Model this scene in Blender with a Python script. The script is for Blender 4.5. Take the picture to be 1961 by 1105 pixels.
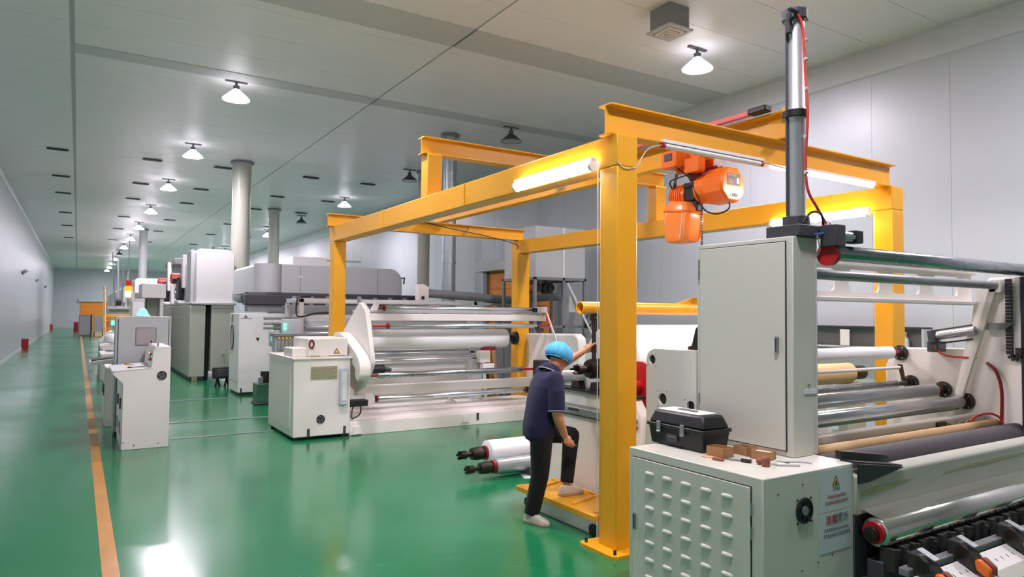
import bpy, bmesh, math, random
from mathutils import Vector, Matrix
from mathutils.geometry import tessellate_polygon
random.seed(7)
for o in list(bpy.data.objects):
    bpy.data.objects.remove(o, do_unlink=True)
SC = bpy.context.scene
COL = SC.collection
PI = math.pi

# ------------------------------------------------------------------ camera
cam_d = bpy.data.cameras.new('camera')
cam_d.sensor_width = 36.0
cam_d.lens = 1323.3 / 1961 * 36.0
cam_d.clip_end = 300
cam = bpy.data.objects.new('camera', cam_d)
COL.objects.link(cam)
_r = Vector((0.84666771, -0.53204357, 0.0091336))
_d = Vector((0.02743218, 0.02649967, -0.99927236))
_f = Vector((0.5314144, 0.84630219, 0.03703153))
m3 = Matrix((_r, -_d, -_f)).transposed()
cam.matrix_world = Matrix.Translation((0, 0, 1.9)) @ m3.to_4x4()
SC.camera = cam

# ------------------------------------------------------------------ world, exposure
W = bpy.data.worlds.new('world')
SC.world = W
W.use_nodes = True
W.node_tree.nodes['Background'].inputs[0].default_value = (0.75, 0.8, 0.85, 1)
W.node_tree.nodes['Background'].inputs[1].default_value = 0.05
SC.view_settings.view_transform = 'Standard'
SC.view_settings.look = 'None'
SC.view_settings.gamma = 1.0
SC.view_settings.use_curve_mapping = False
SC.view_settings.exposure = 1.4
LAMP_POWER = 165.0     # emission strength of the high-bay lamp lenses
TUBE_POWER = 36.0      # emission strength of the LED tubes

# ------------------------------------------------------------------ materials
def lin(c):
    return tuple(((v / 255.0) / 12.92 if v / 255.0 <= 0.04045 else ((v / 255.0 + 0.055) / 1.055) ** 2.4) for v in c)

MATS = {}
def mat(name, rgb, rough=0.5, metal=0.0, noise=0.0, nscale=4.0, rnoise=0.0, bump=0.0, bscale=60.0,
        coat=0.0, emit=0.0, alpha=1.0, trans=0.0, ior=1.5, sheen=0.0, stretch=None, sss=0.0):
    m = bpy.data.materials.new(name)
    m.use_nodes = True
    nt = m.node_tree
    b = nt.nodes['Principled BSDF']
    c = lin(rgb)
    b.inputs['Base Color'].default_value = (*c, 1)
    b.inputs['Roughness'].default_value = rough
    b.inputs['Metallic'].default_value = metal
    b.inputs['IOR'].default_value = ior
    if coat:
        b.inputs['Coat Weight'].default_value = coat
        b.inputs['Coat Roughness'].default_value = 0.06
    if sheen:
        b.inputs['Sheen Weight'].default_value = sheen
    if trans:
        b.inputs['Transmission Weight'].default_value = trans
    if sss:
        b.inputs['Subsurface Weight'].default_value = sss
        b.inputs['Subsurface Radius'].default_value = (0.02, 0.008, 0.004)
    if alpha < 1:
        b.inputs['Alpha'].default_value = alpha
    if emit:
        b.inputs['Emission Color'].default_value = (*c, 1)
        b.inputs['Emission Strength'].default_value = emit
    if noise or rnoise or bump:
        tc = nt.nodes.new('ShaderNodeTexCoord')
        src = tc.outputs['Object']
        if stretch:
            mp = nt.nodes.new('ShaderNodeMapping')
            mp.inputs['Scale'].default_value = stretch
            nt.links.new(src, mp.inputs['Vector'])
            src = mp.outputs['Vector']
        nz = nt.nodes.new('ShaderNodeTexNoise')
        nz.inputs['Scale'].default_value = nscale
        nz.inputs['Detail'].default_value = 6
        nt.links.new(src, nz.inputs['Vector'])
        if noise:
            mx = nt.nodes.new('ShaderNodeMix')
            mx.data_type = 'RGBA'
            mx.inputs[6].default_value = (*[max(0, v * (1 - noise)) for v in c], 1)
            mx.inputs[7].default_value = (*[min(1, v * (1 + noise)) for v in c], 1)
            nt.links.new(nz.outputs['Fac'], mx.inputs[0])
            nt.links.new(mx.outputs[2], b.inputs['Base Color'])
        if rnoise:
            mr = nt.nodes.new('ShaderNodeMapRange')
            mr.inputs[1].default_value = 0.3
            mr.inputs[2].default_value = 0.7
            mr.inputs[3].default_value = max(0.02, rough - rnoise)
            mr.inputs[4].default_value = rough + rnoise
            nt.links.new(nz.outputs['Fac'], mr.inputs[0])
            nt.links.new(mr.outputs[0], b.inputs['Roughness'])
        if bump:
            n2 = nt.nodes.new('ShaderNodeTexNoise')
            n2.inputs['Scale'].default_value = bscale
            nt.links.new(src, n2.inputs['Vector'])
            bp = nt.nodes.new('ShaderNodeBump')
            bp.inputs['Strength'].default_value = bump
            bp.inputs['Distance'].default_value = 0.01
            nt.links.new(n2.outputs['Fac'], bp.inputs['Height'])
            nt.links.new(bp.outputs[0], b.inputs['Normal'])
    MATS[name] = m
    return m

mat('floor_epoxy', (22, 120, 74), 0.19, noise=0.14, nscale=0.45, rnoise=0.06, bump=0.03, bscale=1.6, ior=1.75)
mat('stripe_paint', (190, 136, 62), 0.35, noise=0.2, nscale=3)
mat('ceiling_panel', (228, 228, 228), 0.38, noise=0.03, nscale=0.6, bump=0.02, bscale=1.2)
mat('ceiling_band', (192, 194, 194), 0.45)
mat('ceiling_gap', (176, 178, 178), 0.6)
mat('wall_panel', (184, 191, 195), 0.38, noise=0.03, nscale=0.4, bump=0.02, bscale=0.8)
mat('wall_gap', (176, 184, 188), 0.5)
mat('wall_trim', (196, 202, 205), 0.3)
mat('cream', (233, 228, 220), 0.38, noise=0.03, nscale=2)
mat('cabinet_paint', (212, 212, 198), 0.36, noise=0.025, nscale=1.5)
mat('console_paint', (234, 227, 223), 0.42, noise=0.03, nscale=2)
mat('grey_green', (180, 182, 168), 0.4, noise=0.04, nscale=1.5)
mat('white_paint', (232, 230, 226), 0.4, noise=0.02)
mat('light_grey', (188, 190, 190), 0.45, noise=0.04)
mat('mid_grey', (128, 130, 132), 0.5, noise=0.05)
mat('dark_grey', (62, 62, 66), 0.5, noise=0.08)
mat('yellow', (234, 168, 24), 0.33, noise=0.07, nscale=1.6, rnoise=0.06)
mat('yellow_deck', (232, 166, 30), 0.4, noise=0.15, nscale=6)
mat('orange_door', (232, 140, 34), 0.5, noise=0.05)
mat('orange', (247, 118, 30), 0.3, noise=0.04)
mat('orange_bag', (250, 140, 62), 0.24, noise=0.08, nscale=9, bump=0.25, bscale=7, stretch=(1, 1, 0.35))
mat('red', (176, 24, 34), 0.35, noise=0.08)
mat('pink_red', (226, 96, 92), 0.4)
mat('deep_red', (130, 18, 26), 0.4, noise=0.1)
mat('chrome', (215, 217, 220), 0.24, 0.9, rnoise=0.05, nscale=3, stretch=(0.4, 6, 6))
mat('steel', (172, 175, 178), 0.28, 1.0, noise=0.05, rnoise=0.06, nscale=4)
mat('dull_steel', (160, 163, 164), 0.42, 0.8, noise=0.06)
mat('galvanised', (176, 186, 192), 0.38, 0.75, noise=0.1, nscale=9)
mat('aluminium', (206, 207, 208), 0.34, 0.7)
mat('satin', (206, 208, 210), 0.36, 0.75)
mat('dark_steel', (70, 62, 58), 0.38, 0.85, noise=0.2, nscale=12, rnoise=0.1)
mat('black', (24, 24, 26), 0.45, noise=0.1)
mat('black_gloss', (20, 20, 22), 0.25)
mat('rubber', (72, 68, 72), 0.7, noise=0.06)
mat('knife_grey', (58, 58, 54), 0.5, 0.3, noise=0.2, nscale=8)
mat('film_white', (240, 241, 242), 0.32, noise=0.02, nscale=1.0, stretch=(0.3, 3, 3))
mat('film_web', (232, 232, 234), 0.22)
mat('film_silver', (214, 210, 202), 0.12, 0.9, rnoise=0.05, nscale=5, stretch=(0.3, 8, 8))
mat('film_grey', (196, 198, 202), 0.22, 0.5, rnoise=0.05, nscale=4, stretch=(0.3, 8, 8))
mat('kraft', (206, 170, 122), 0.6, noise=0.1, nscale=6, stretch=(0.3, 6, 6))
mat('cardboard', (178, 134, 88), 0.75, noise=0.12, nscale=14)
mat('copper_brown', (142, 84, 62), 0.5, 0.2, noise=0.2, nscale=14)
mat('hazard_black', (32, 30, 28), 0.5)
mat('sign_yellow', (238, 200, 40), 0.5)
mat('sign_white', (205, 212, 216), 0.4)
mat('ink_red', (176, 60, 66), 0.6)
mat('ink_grey', (112, 116, 120), 0.6)
mat('brass_plate', (176, 168, 130), 0.4, 0.4, noise=0.2, nscale=20)
mat('blue_grey', (196, 205, 214), 0.35)
mat('screen', (172, 166, 166), 0.25)
mat('green_paint', (62, 110, 78), 0.45, noise=0.12)
mat('motor_red', (200, 78, 58), 0.45)
mat('hose_red', (204, 62, 46), 0.4)
mat('hose_blue', (60, 110, 180), 0.4)
mat('hose_clear', (205, 205, 205), 0.3)
mat('glass_dark', (120, 122, 116), 0.12)
mat('paper', (236, 234, 228), 0.7)
mat('lamp_shell', (98, 100, 102), 0.35, 0.5)
mat('lamp_glow', (226, 218, 228), 0.4, emit=2.2)  # glow added to the lit shells as uplight for the ceiling
mat('lamp_lens', (252, 239, 253), 0.4, emit=LAMP_POWER)
mat('lamp_off', (170, 172, 174), 0.35)
mat('tube_light', (255, 246, 249), 0.4, emit=TUBE_POWER)
mat('tube_off', (232, 226, 222), 0.35)
mat('lit_green', (70, 235, 160), 0.4, emit=2.2)
mat('lit_white', (250, 252, 250), 0.4, emit=3.0)
mat('lit_orange', (250, 120, 30), 0.4, emit=1.0)
mat('lit_red', (160, 24, 20), 0.4, emit=0.3)
mat('led_green', (60, 230, 170), 0.4, emit=3.0)
mat('skin', (206, 150, 120), 0.5, noise=0.06, nscale=14, sss=0.12)
mat('navy_cloth', (8, 10, 54), 0.85, noise=0.14, nscale=9, sheen=0.05, bump=0.35, bscale=9)
mat('navy_trim', (150, 160, 190), 0.8)
mat('black_cloth', (9, 9, 11), 0.9, noise=0.12, nscale=8, sheen=0.03, bump=0.35, bscale=8)
mat('cap_blue', (70, 165, 220), 0.65, noise=0.14, nscale=10, bump=0.7, bscale=22, stretch=(1, 1, 0.5))
mat('hair', (30, 26, 24), 0.6)
mat('shoe_cloth', (206, 196, 180), 0.6, noise=0.12, nscale=18)
mat('shoe_sole', (170, 150, 132), 0.6)
mat('lips', (168, 100, 88), 0.5)

# ------------------------------------------------------------------ mesh helpers
ORG = {}

class MB:
    """collects faces of one mesh (world coordinates)"""
    def __init__(s):
        s.v = []
        s.f = []
    def add(s, vs, fs):
        k = len(s.v)
        s.v += [tuple(p) for p in vs]
        s.f += [tuple(i + k for i in f) for f in fs]
        return s
    def box(s, x0, x1, y0, y1, z0, z1):
        return s.add([(x0, y0, z0), (x1, y0, z0), (x1, y1, z0), (x0, y1, z0),
                      (x0, y0, z1), (x1, y0, z1), (x1, y1, z1), (x0, y1, z1)],
                     [(3, 2, 1, 0), (4, 5, 6, 7), (0, 1, 5, 4), (1, 2, 6, 5), (2, 3, 7, 6), (3, 0, 4, 7)])
    def obox(s, c, u, v, w):
        c, u, v, w = Vector(c), Vector(u), Vector(v), Vector(w)
        P = [c + a * u + b * v + d * w for d in (-1, 1) for (a, b) in ((-1, -1), (1, -1), (1, 1), (-1, 1))]
        return s.add(P, [(3, 2, 1, 0), (4, 5, 6, 7), (0, 1, 5, 4), (1, 2, 6, 5), (2, 3, 7, 6), (3, 0, 4, 7)])
    def bar(s, p0, p1, w, h, up=(0, 0, 1)):
        p0, p1 = Vector(p0), Vector(p1)
        d = (p1 - p0)
        u = d.normalized()
        v = Vector(up).cross(u)
        if v.length < 1e-4:
            v = Vector((1, 0, 0)).cross(u)
        v.normalize()
        n = u.cross(v)
        return s.obox((p0 + p1) / 2, d / 2, v * w / 2, n * h / 2)
    def lathe(s, prof, p0, ax, n=24, caps=True):
        """prof: list of (t along axis, radius)"""
        p0, ax = Vector(p0), Vector(ax).normalized()
        e1 = ax.orthogonal().normalized()
        e2 = ax.cross(e1)
        V = []
        for t, r in prof:
            for i in range(n):
                a = 2 * PI * i / n
                V.append(p0 + ax * t + (e1 * math.cos(a) + e2 * math.sin(a)) * max(r, 1e-5))
        F = []
        for j in range(len(prof) - 1):
            for i in range(n):
                k = (i + 1) % n
                F.append((j * n + i, j * n + k, (j + 1) * n + k, (j + 1) * n + i))
        if caps:
            F.append(tuple(reversed(range(n))))
            F.append(tuple(range((len(prof) - 1) * n, len(prof) * n)))
        return s.add(V, F)
    def cyl(s, p0, p1, r, r1=None, n=20):
        p0, p1 = Vector(p0), Vector(p1)
        L = (p1 - p0).length
        return s.lathe([(0, r), (L, r if r1 is None else r1)], p0, p1 - p0, n)
    def tube(s, pts, r, n=8, closed=False, rr=None):
        P = [Vector(p) for p in pts]
        N = len(P)
        V = []
        prev = None
        for i in range(N):
            if closed:
                d = P[(i + 1) % N] - P[i - 1]
            else:
                d = P[min(i + 1, N - 1)] - P[max(i - 1, 0)]
            d.normalize()
            if prev is None:
                e1 = d.orthogonal().normalized()
            else:
                e1 = prev - d * prev.dot(d)
                if e1.length < 1e-5:
                    e1 = d.orthogonal()
                e1.normalize()
            prev = e1
            e2 = d.cross(e1)
            q = rr[i] if rr else r
            for k in range(n):
                a = 2 * PI * k / n
                V.append(P[i] + (e1 * math.cos(a) + e2 * math.sin(a)) * q)
        F = []
        for i in range(N if closed else N - 1):
            j = (i + 1) % N
            for k in range(n):
                l = (k + 1) % n
                F.append((i * n + k, i * n + l, j * n + l, j * n + k))
        if not closed:
            F.append(tuple(reversed(range(n))))
            F.append(tuple(range((N - 1) * n, N * n)))
        return s.add(V, F)
    def prism(s, poly, axis, a0, a1, holes=()):
        """2-D polygon extruded along an axis: x -> (y,z), y -> (x,z), z -> (x,y)"""
        def up(p, a):
            return {'x': (a, p[0], p[1]), 'y': (p[0], a, p[1]), 'z': (p[0], p[1], a)}[axis]
        loops = [list(poly)] + [list(h) for h in holes]
        flat = [p for l in loops for p in l]
        n = len(flat)
        V = [up(p, a0) for p in flat] + [up(p, a1) for p in flat]
        F = []
        if holes:
            tris = tessellate_polygon([[Vector((p[0], p[1], 0)) for p in l] for l in loops])
            for t in tris:
                F.append((t[0], t[1], t[2]))
                F.append((t[2] + n, t[1] + n, t[0] + n))
        else:
            F.append(tuple(range(n)))
            F.append(tuple(reversed(range(n, 2 * n))))
        k = 0
        for l in loops:
            m = len(l)
            for i in range(m):
                j = (i + 1) % m
                F.append((k + i, k + n + i, k + n + j, k + j))
            k += m
        return s.add(V, F)
    def ball(s, c, rx, ry=None, rz=None, n=16, m=10, M=None):
        ry = rx if ry is None else ry
        rz = rx if rz is None else rz
        V = []
        for j in range(m + 1):
            b = PI * j / m
            for i in range(n):
                a = 2 * PI * i / n
                p = Vector((rx * math.sin(b) * math.cos(a), ry * math.sin(b) * math.sin(a), rz * math.cos(b)))
                if M is not None:
                    p = M @ p
                V.append(Vector(c) + p)
        F = []
        for j in range(m):
            for i in range(n):
                k = (i + 1) % n
                F.append((j * n + i, (j + 1) * n + i, (j + 1) * n + k, j * n + k))
        return s.add(V, F)
    def mesh(s, org=(0, 0, 0), smooth=40.0):
        me = bpy.data.meshes.new('m')
        o = Vector(org)
        me.from_pydata([Vector(p) - o for p in s.v], [], s.f)
        bm = bmesh.new()
        bm.from_mesh(me)
        bmesh.ops.remove_doubles(bm, verts=bm.verts, dist=1e-5)
        bmesh.ops.recalc_face_normals(bm, faces=bm.faces)
        bm.to_mesh(me)
        bm.free()
        if smooth:
            me.polygons.foreach_set('use_smooth', [True] * len(me.polygons))
            me.set_sharp_from_angle(angle=math.radians(smooth))
        return me

def bevel(o, w, seg=2):
    b = o.modifiers.new('bevel', 'BEVEL')
    b.width = w
    b.segments = seg
    b.limit_method = 'ANGLE'
    b.angle_limit = math.radians(50)
    b.harden_normals = False
    return o

def thing(name, label, cat, loc=(0, 0, 0), group=None):
    o = bpy.data.objects.new(name, None)
    o.empty_display_size = 0.1
    o.location = loc
    COL.objects.link(o)
    ORG[o] = Vector(loc)
    o['label'] = label
    o['category'] = cat
    if group:
        o['group'] = group
    return o

def tag(o, label, cat, group=None):
    o['label'] = label
    o['category'] = cat
    if group:
        o['group'] = group
    return o

def part(name, mb, m, parent=None, bev=0.0, smooth=40.0, label=None, org=None):
    """one mesh object; with a parent it is a part in the parent's frame"""
    if parent is not None:
        o_ = ORG[parent]
    else:
        o_ = Vector(org) if org is not None else Vector((0, 0, 0))
    me = mb.mesh(o_, smooth)
    me.name = name
    me.materials.append(MATS[m])
    o = bpy.data.objects.new(name, me)
    COL.objects.link(o)
    ORG[o] = o_
    if parent is not None:
        o.parent = parent
    else:
        o.location = o_
    if bev:
        bevel(o, bev)
    if label:
        o['label'] = label
    return o

def box(name, x0, x1, y0, y1, z0, z1, m, parent=None, bev=0.006, label=None, org=None):
    return part(name, MB().box(min(x0, x1), max(x0, x1), min(y0, y1), max(y0, y1), min(z0, z1), max(z0, z1)), m, parent, bev, 30, label, org)

def cyl(name, p0, p1, r, m, parent=None, n=24, r1=None, bev=0.0, label=None, org=None):
    return part(name, MB().cyl(p0, p1, r, r1, n), m, parent, bev, 50, label, org)

def tub(name, pts, r, m, parent=None, n=8, label=None, closed=False, org=None):
    return part(name, MB().tube(pts, r, n, closed), m, parent, 0, 60, label, org)

def struct(o):
    o['kind'] = 'structure'
    return o

def copy_tree(o, parent=None):
    c = o.copy()
    COL.objects.link(c)
    ORG[c] = ORG.get(o, Vector((0, 0, 0)))
    if parent is not None:
        c.parent = parent
    for ch in list(o.children):
        copy_tree(ch, c)
    return c

def circ(cx, cy, r, n=20, r2=None):
    r2 = r if r2 is None else r2
    return [(cx + r * math.cos(2 * PI * i / n), cy + r2 * math.sin(2 * PI * i / n)) for i in range(n)]

def rrect(x0, x1, y0, y1, r, n=5):
    out = []
    for cx, cy, a0 in ((x1 - r, y1 - r, 0), (x0 + r, y1 - r, 90), (x0 + r, y0 + r, 180), (x1 - r, y0 + r, 270)):
        for i in range(n + 1):
            a = math.radians(a0 + 90 * i / n)
            out.append((cx + r * math.cos(a), cy + r * math.sin(a)))
    return out

def smooth_path(pts, k=6):
    P = [Vector(p) for p in pts]
    out = []
    for i in range(len(P) - 1):
        a, b, c, d = P[max(i - 1, 0)], P[i], P[i + 1], P[min(i + 2, len(P) - 1)]
        for j in range(k):
            t = j / k
            out.append(0.5 * ((2 * b) + (c - a) * t + (2 * a - 5 * b + 4 * c - d) * t * t + (3 * b - a - 3 * c + d) * t ** 3))
    out.append(P[-1])
    return out

ORD = ['first', 'second', 'third', 'fourth', 'fifth', 'sixth', 'seventh', 'eighth', 'ninth', 'tenth', 'eleventh', 'twelfth', 'thirteenth', 'fourteenth']

def text_mesh(name, txt, size, m, parent, M, depth=0.0015):
    """flat lettering as a mesh; M places it (text lies in local x/y, facing +z)"""
    cu = bpy.data.curves.new('txt', 'FONT')
    cu.body = txt
    cu.size = size
    cu.align_x = 'CENTER'
    cu.align_y = 'CENTER'
    cu.extrude = depth
    to = bpy.data.objects.new('txt', cu)
    COL.objects.link(to)
    bpy.context.view_layer.update()
    dg = bpy.context.evaluated_depsgraph_get()
    me = bpy.data.meshes.new_from_object(to.evaluated_get(dg))
    bpy.data.objects.remove(to, do_unlink=True)
    me.transform(Matrix.Translation(-ORG[parent]) @ M)
    me.materials.clear()
    me.materials.append(MATS[m])
    o = bpy.data.objects.new(name, me)
    COL.objects.link(o)
    o.parent = parent
    ORG[o] = ORG[parent]
    return o

def frameM(origin, xd, yd):
    xd, yd = Vector(xd).normalized(), Vector(yd).normalized()
    zd = xd.cross(yd)
    return Matrix(((xd.x, yd.x, zd.x, origin[0]), (xd.y, yd.y, zd.y, origin[1]), (xd.z, yd.z, zd.z, origin[2]), (0, 0, 0, 1)))

def roller(parent, x0, x1, y, z, r, m='chrome', jm='dark_steel', jl=0.08, jr=0.35, n=28, flange=None, label=None, jrr=None):
    """machine roller along x with a journal at each end"""
    e = min(0.012, r * 0.25)
    L = x1 - x0
    b = part('roller', MB().lathe([(0, r - e), (e, r), (L - e, r), (L, r - e)], (x0, y, z), (1, 0, 0), n), m, parent, 0, 50, label)
    jrr = jr if jrr is None else jrr
    part('journal', MB().cyl((x0 - jl, y, z), (x0 + 0.005, y, z), r * jr, None, 14), jm, b)
    part('journal', MB().cyl((x1 - 0.005, y, z), (x1 + jl, y, z), r * jrr, None, 14), jm, b)
    if flange:
        part('flange', MB().cyl((x0 - 0.03, y, z), (x0 - 0.005, y, z), r * 1.25, None, n), flange, b)
    return b

def bolts(parent, pts, ax, r=0.008, m='dark_steel', h=0.006):
    d = Vector(ax)
    for p in pts:
        part('bolt', MB().cyl(p, Vector(p) + d * h, r, None, 6), m, parent)

# ------------------------------------------------------------------ room
XL, XR, YN, YF, ZC = -2.2, 10.9, -7.0, 87.5, 6.3
floor = struct(box('floor', XL - 0.2, XR + 0.2, YN - 0.2, YF + 0.2, -0.2, 0.0, 'floor_epoxy', bev=0))
box('floor_stripe', 0.2, 0.31, YN, YF - 0.5, 0.0, 0.003, 'stripe_paint', floor, bev=0)
box('metal_strip', 1.2, 2.7, 11.4, 11.44, 0.0, 0.008, 'mid_grey', floor, bev=0)
box('metal_strip', 1.3, 3.0, 12.98, 13.03, 0.0, 0.01, 'mid_grey', floor, bev=0)
box('metal_strip', 1.7, 3.0, 16.2, 16.25, 0.0, 0.01, 'mid_grey', floor, bev=0)

ceiling = struct(box('ceiling', XL - 0.2, XR + 0.2, YN - 0.2, YF + 0.2, ZC + 0.012, ZC + 0.25, 'ceiling_gap', bev=0))
cols = [(XL, -0.225), (-0.155, 5.085), (5.125, XR)]
bands = [(13.37, 13.82), (9.25, 10.05)]  # darker grey bands across the ceiling, set slightly below the panels
edges = [YN]
y = YN
while y < 44:
    y += 1.02
    edges.append(y)
proto = {}
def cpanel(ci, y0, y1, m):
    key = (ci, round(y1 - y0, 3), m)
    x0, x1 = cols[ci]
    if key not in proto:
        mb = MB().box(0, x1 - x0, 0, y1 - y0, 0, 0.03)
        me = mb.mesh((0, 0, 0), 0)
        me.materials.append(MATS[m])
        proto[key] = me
    o = bpy.data.objects.new('ceiling_panel' if m == 'ceiling_panel' else 'ceiling_band', proto[key])
    o.location = (x0, y0, ZC - (0.012 if m == 'ceiling_band' else 0))
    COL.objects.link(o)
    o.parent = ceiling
for i in range(len(edges) - 1):
    for ci in range(3):
        cpanel(ci, edges[i] + 0.004, edges[i + 1] - 0.004, 'ceiling_panel')
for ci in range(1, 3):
    for (a, b) in bands:
        cpanel(ci, a, b, 'ceiling_band')
for ci in range(3):
    cpanel(ci, edges[-1] + 0.004, YF, 'ceiling_panel')

wall_left = struct(box('wall_left', XL - 0.2, XL, YN - 0.2, YF + 0.2, 0, ZC, 'wall_panel', bev=0))
wall_right = struct(box('wall_right', XR + 0.03, XR + 0.2, YN - 0.2, YF + 0.2, 0, ZC, 'wall_gap', bev=0))
pm = MB().box(0, 0.035, 0, 1.196, 0, ZC - 0.001).mesh((0, 0, 0), 0)
pm.materials.append(MATS['wall_panel'])
for i in range(40):
    o = bpy.data.objects.new('wall_panel', pm)
    o.location = (XR, YN + 1.2 * i + 0.16, 0)
    COL.objects.link(o)
    o.parent = wall_right
box('wall_panel', XR, XR + 0.035, YN + 48.2, YF, 0, ZC - 0.001, 'wall_panel', wall_right, bev=0)
wall_far = struct(box('wall_far', XL, XR, YF, YF + 0.2, 0, ZC, 'wall_panel', bev=0))
wall_near = struct(box('wall_near', XL, XR, YN - 0.2, YN, 0, ZC, 'wall_panel', bev=0))
struct(part('trim_1', MB().prism([(XR, 5.84), (XR - 0.03, 5.86), (XR - 0.03, ZC - 0.035), (XR - 0.07, ZC - 0.02), (XR - 0.07, ZC - 0.001), (XR, ZC - 0.001)], 'y', YN, YF), 'wall_trim'))
struct(part('trim_2', MB().prism([(XL, 6.16), (XL + 0.02, 6.17), (XL + 0.06, ZC - 0.02), (XL + 0.06, ZC - 0.001), (XL, ZC - 0.001)], 'y', YN, YF), 'wall_trim'))
struct(box('baseboard_left', XL, XL + 0.03, YN, YF, 0, 0.12, 'wall_trim', bev=0))

# far roller door and the roller door in the right wall
d1 = struct(box('door_1', 0.25, 3.1, YF - 0.07, YF, 0, 2.8, 'orange_door', bev=0))
for k in range(5):
    box('door_slat', 0.25, 3.1, YF - 0.09, YF - 0.06, 0.1 + k * 0.55, 0.62 + k * 0.55, 'orange_door', d1, bev=0.01)
box('door_hood', 0.05, 3.3, YF - 0.3, YF, 2.8, 3.12, 'light_grey', d1, bev=0.02)
d2 = struct(box('door_2', XR - 0.05, XR, 15.0, 18.6, 0, 3.2, 'orange_door', bev=0))
for k in range(6):
    box('door_slat', XR - 0.07, XR - 0.04, 15.02, 18.58, 0.06 + k * 0.52, 0.56 + k * 0.52, 'orange_door', d2, bev=0.01)
box('door_hood', XR - 0.34, XR, 14.8, 19.0, 3.2, 3.5, 'light_grey', d2, bev=0.02)
box('door_jamb', XR - 0.16, XR, 18.6, 18.82, 0, 3.2, 'mid_grey', d2, bev=0.01)
box('door_jamb', XR - 0.16, XR, 14.85, 15.0, 0, 3.2, 'mid_grey', d2, bev=0.01)
# ------------------------------------------------------------------ ceiling lamps
def lamp_proto(lit):
    t = thing('high_bay_lamp', 'x', 'lamp')
    part('mounting_plate', MB().box(-0.2, 0.2, -0.03, 0.03, -0.03, 0), 'lamp_shell', t)
    part('stem', MB().cyl((0, 0, -0.1), (0, 0, 0), 0.025, None, 10), 'lamp_shell', t)
    part('driver', MB().lathe([(-0.17, 0.055), (-0.1, 0.06), (-0.085, 0.03)], (0, 0, 0), (0, 0, 1), 14), 'lamp_shell', t)
    sh = MB().lathe([(-0.36, 0.245), (-0.35, 0.25), (-0.3, 0.2), (-0.2, 0.09), (-0.16, 0.05), (-0.17, 0.04), (-0.21, 0.085), (-0.3, 0.19), (-0.36, 0.245)], (0, 0, 0), (0, 0, 1), 24, caps=False)
    part('reflector', sh, 'lamp_glow' if lit else 'lamp_shell', t)
    part('lens', MB().lathe([(-0.385, 0.05), (-0.375, 0.15), (-0.35, 0.232), (-0.34, 0.22)], (0, 0, 0), (0, 0, 1), 20), 'lamp_lens' if lit else 'lamp_off', t)
    return t
lampL, lampO = lamp_proto(True), lamp_proto(False)
rowA = [1.9, 7.9, 13.86, 19.7, 25.5, 32.1, 38.7, 45.1, 51.4, 57.6, 63.8, 70.0, 76.2, 82.4]
rowB = [1.9, 7.88, 13.64, 19.5, 25.6, 31.6, 38.2, 44.6, 50.8, 57.0, 63.2, 69.4, 75.6, 81.8]  # far end of this row is added to brighten the far hall
used = {}
def place_lamp(x, y, lit, label, group):
    p = lampL if lit else lampO
    o = p if p not in used else copy_tree(p)
    used[p] = 1
    o.location = (x, y, ZC)
    o['label'] = label
    o['group'] = group
for i, y in enumerate(rowA):
    lit = i != 9
    place_lamp(2.45, y, lit, ('lit' if lit else 'unlit') + ' conical ceiling lamp, ' + ORD[i] + ' from the front of the left row over the aisle', 'lamps of the left ceiling row')
for i, y in enumerate(rowB):
    lit = i not in (2, 3, 5)
    place_lamp(8.5, y, lit, ('lit' if lit else 'unlit grey') + ' conical ceiling lamp, ' + ORD[i] + ' from the front of the right row and its added far end', 'lamps of the right ceiling row')

# ------------------------------------------------------------------ slot diffusers in the ceiling
sl = thing('slot_diffuser', 'x', 'vent')
part('frame', MB().prism([(-0.25, -0.09), (0.25, -0.09), (0.25, 0.09), (-0.25, 0.09)], 'z', -0.035, -0.012, [[(-0.22, -0.06), (0.22, -0.06), (0.22, 0.06), (-0.22, 0.06)]]), 'dark_grey', sl)
for k in range(3):
    part('slat', MB().box(-0.22, 0.22, -0.05 + k * 0.04, -0.03 + k * 0.04, -0.03, -0.012), 'dark_grey', sl)
part('backing', MB().box(-0.22, 0.22, -0.06, 0.06, -0.012, 0), 'black', sl)
first = True
rows = [22.45, 26.9, 30.75, 36.9, 42.5, 49.5]
cx_ = [-0.58, 1.72, 3.64, 6.32, 8.26]
cname = ['nearest the left wall', 'second from the left wall', 'in the middle column', 'fourth from the left wall', 'nearest the right wall']
rname = ['nearest', 'second', 'third', 'fourth', 'fifth', 'farthest']
for i, y in enumerate(rows):
    for j, x in enumerate(cx_):
        o = sl if first else copy_tree(sl)
        first = False
        o.location = (x, y, ZC)
        o['label'] = 'dark slot air vent in the ' + rname[i] + ' ceiling row, ' + cname[j]
        o['group'] = 'slot vents in the ceiling'

# ------------------------------------------------------------------ square ceiling air box
t = thing('ceiling_air_box', 'grey square air outlet box hanging from the ceiling near the front lamp', 'vent', (7.09, 7.1, ZC))
box('body', 6.9, 7.28, 6.9, 7.3, ZC - 0.32, ZC, 'mid_grey', t)
part('flange', MB().prism([(6.86, 6.86), (7.32, 6.86), (7.32, 7.34), (6.86, 7.34)], 'z', ZC - 0.345, ZC - 0.32, [[(6.92, 6.92), (7.26, 6.92), (7.26, 7.28), (6.92, 7.28)]]), 'light_grey', t)
for k in range(3):
    a = 0.05 + k * 0.055
    part('louvre_ring', MB().prism([(6.9 + a, 6.9 + a), (7.28 - a, 6.9 + a), (7.28 - a, 7.3 - a), (6.9 + a, 7.3 - a)], 'z', ZC - 0.36, ZC - 0.33,
         [[(6.92 + a, 6.92 + a), (7.26 - a, 6.92 + a), (7.26 - a, 7.28 - a), (6.92 + a, 7.28 - a)]]), 'paper', t)

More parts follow.
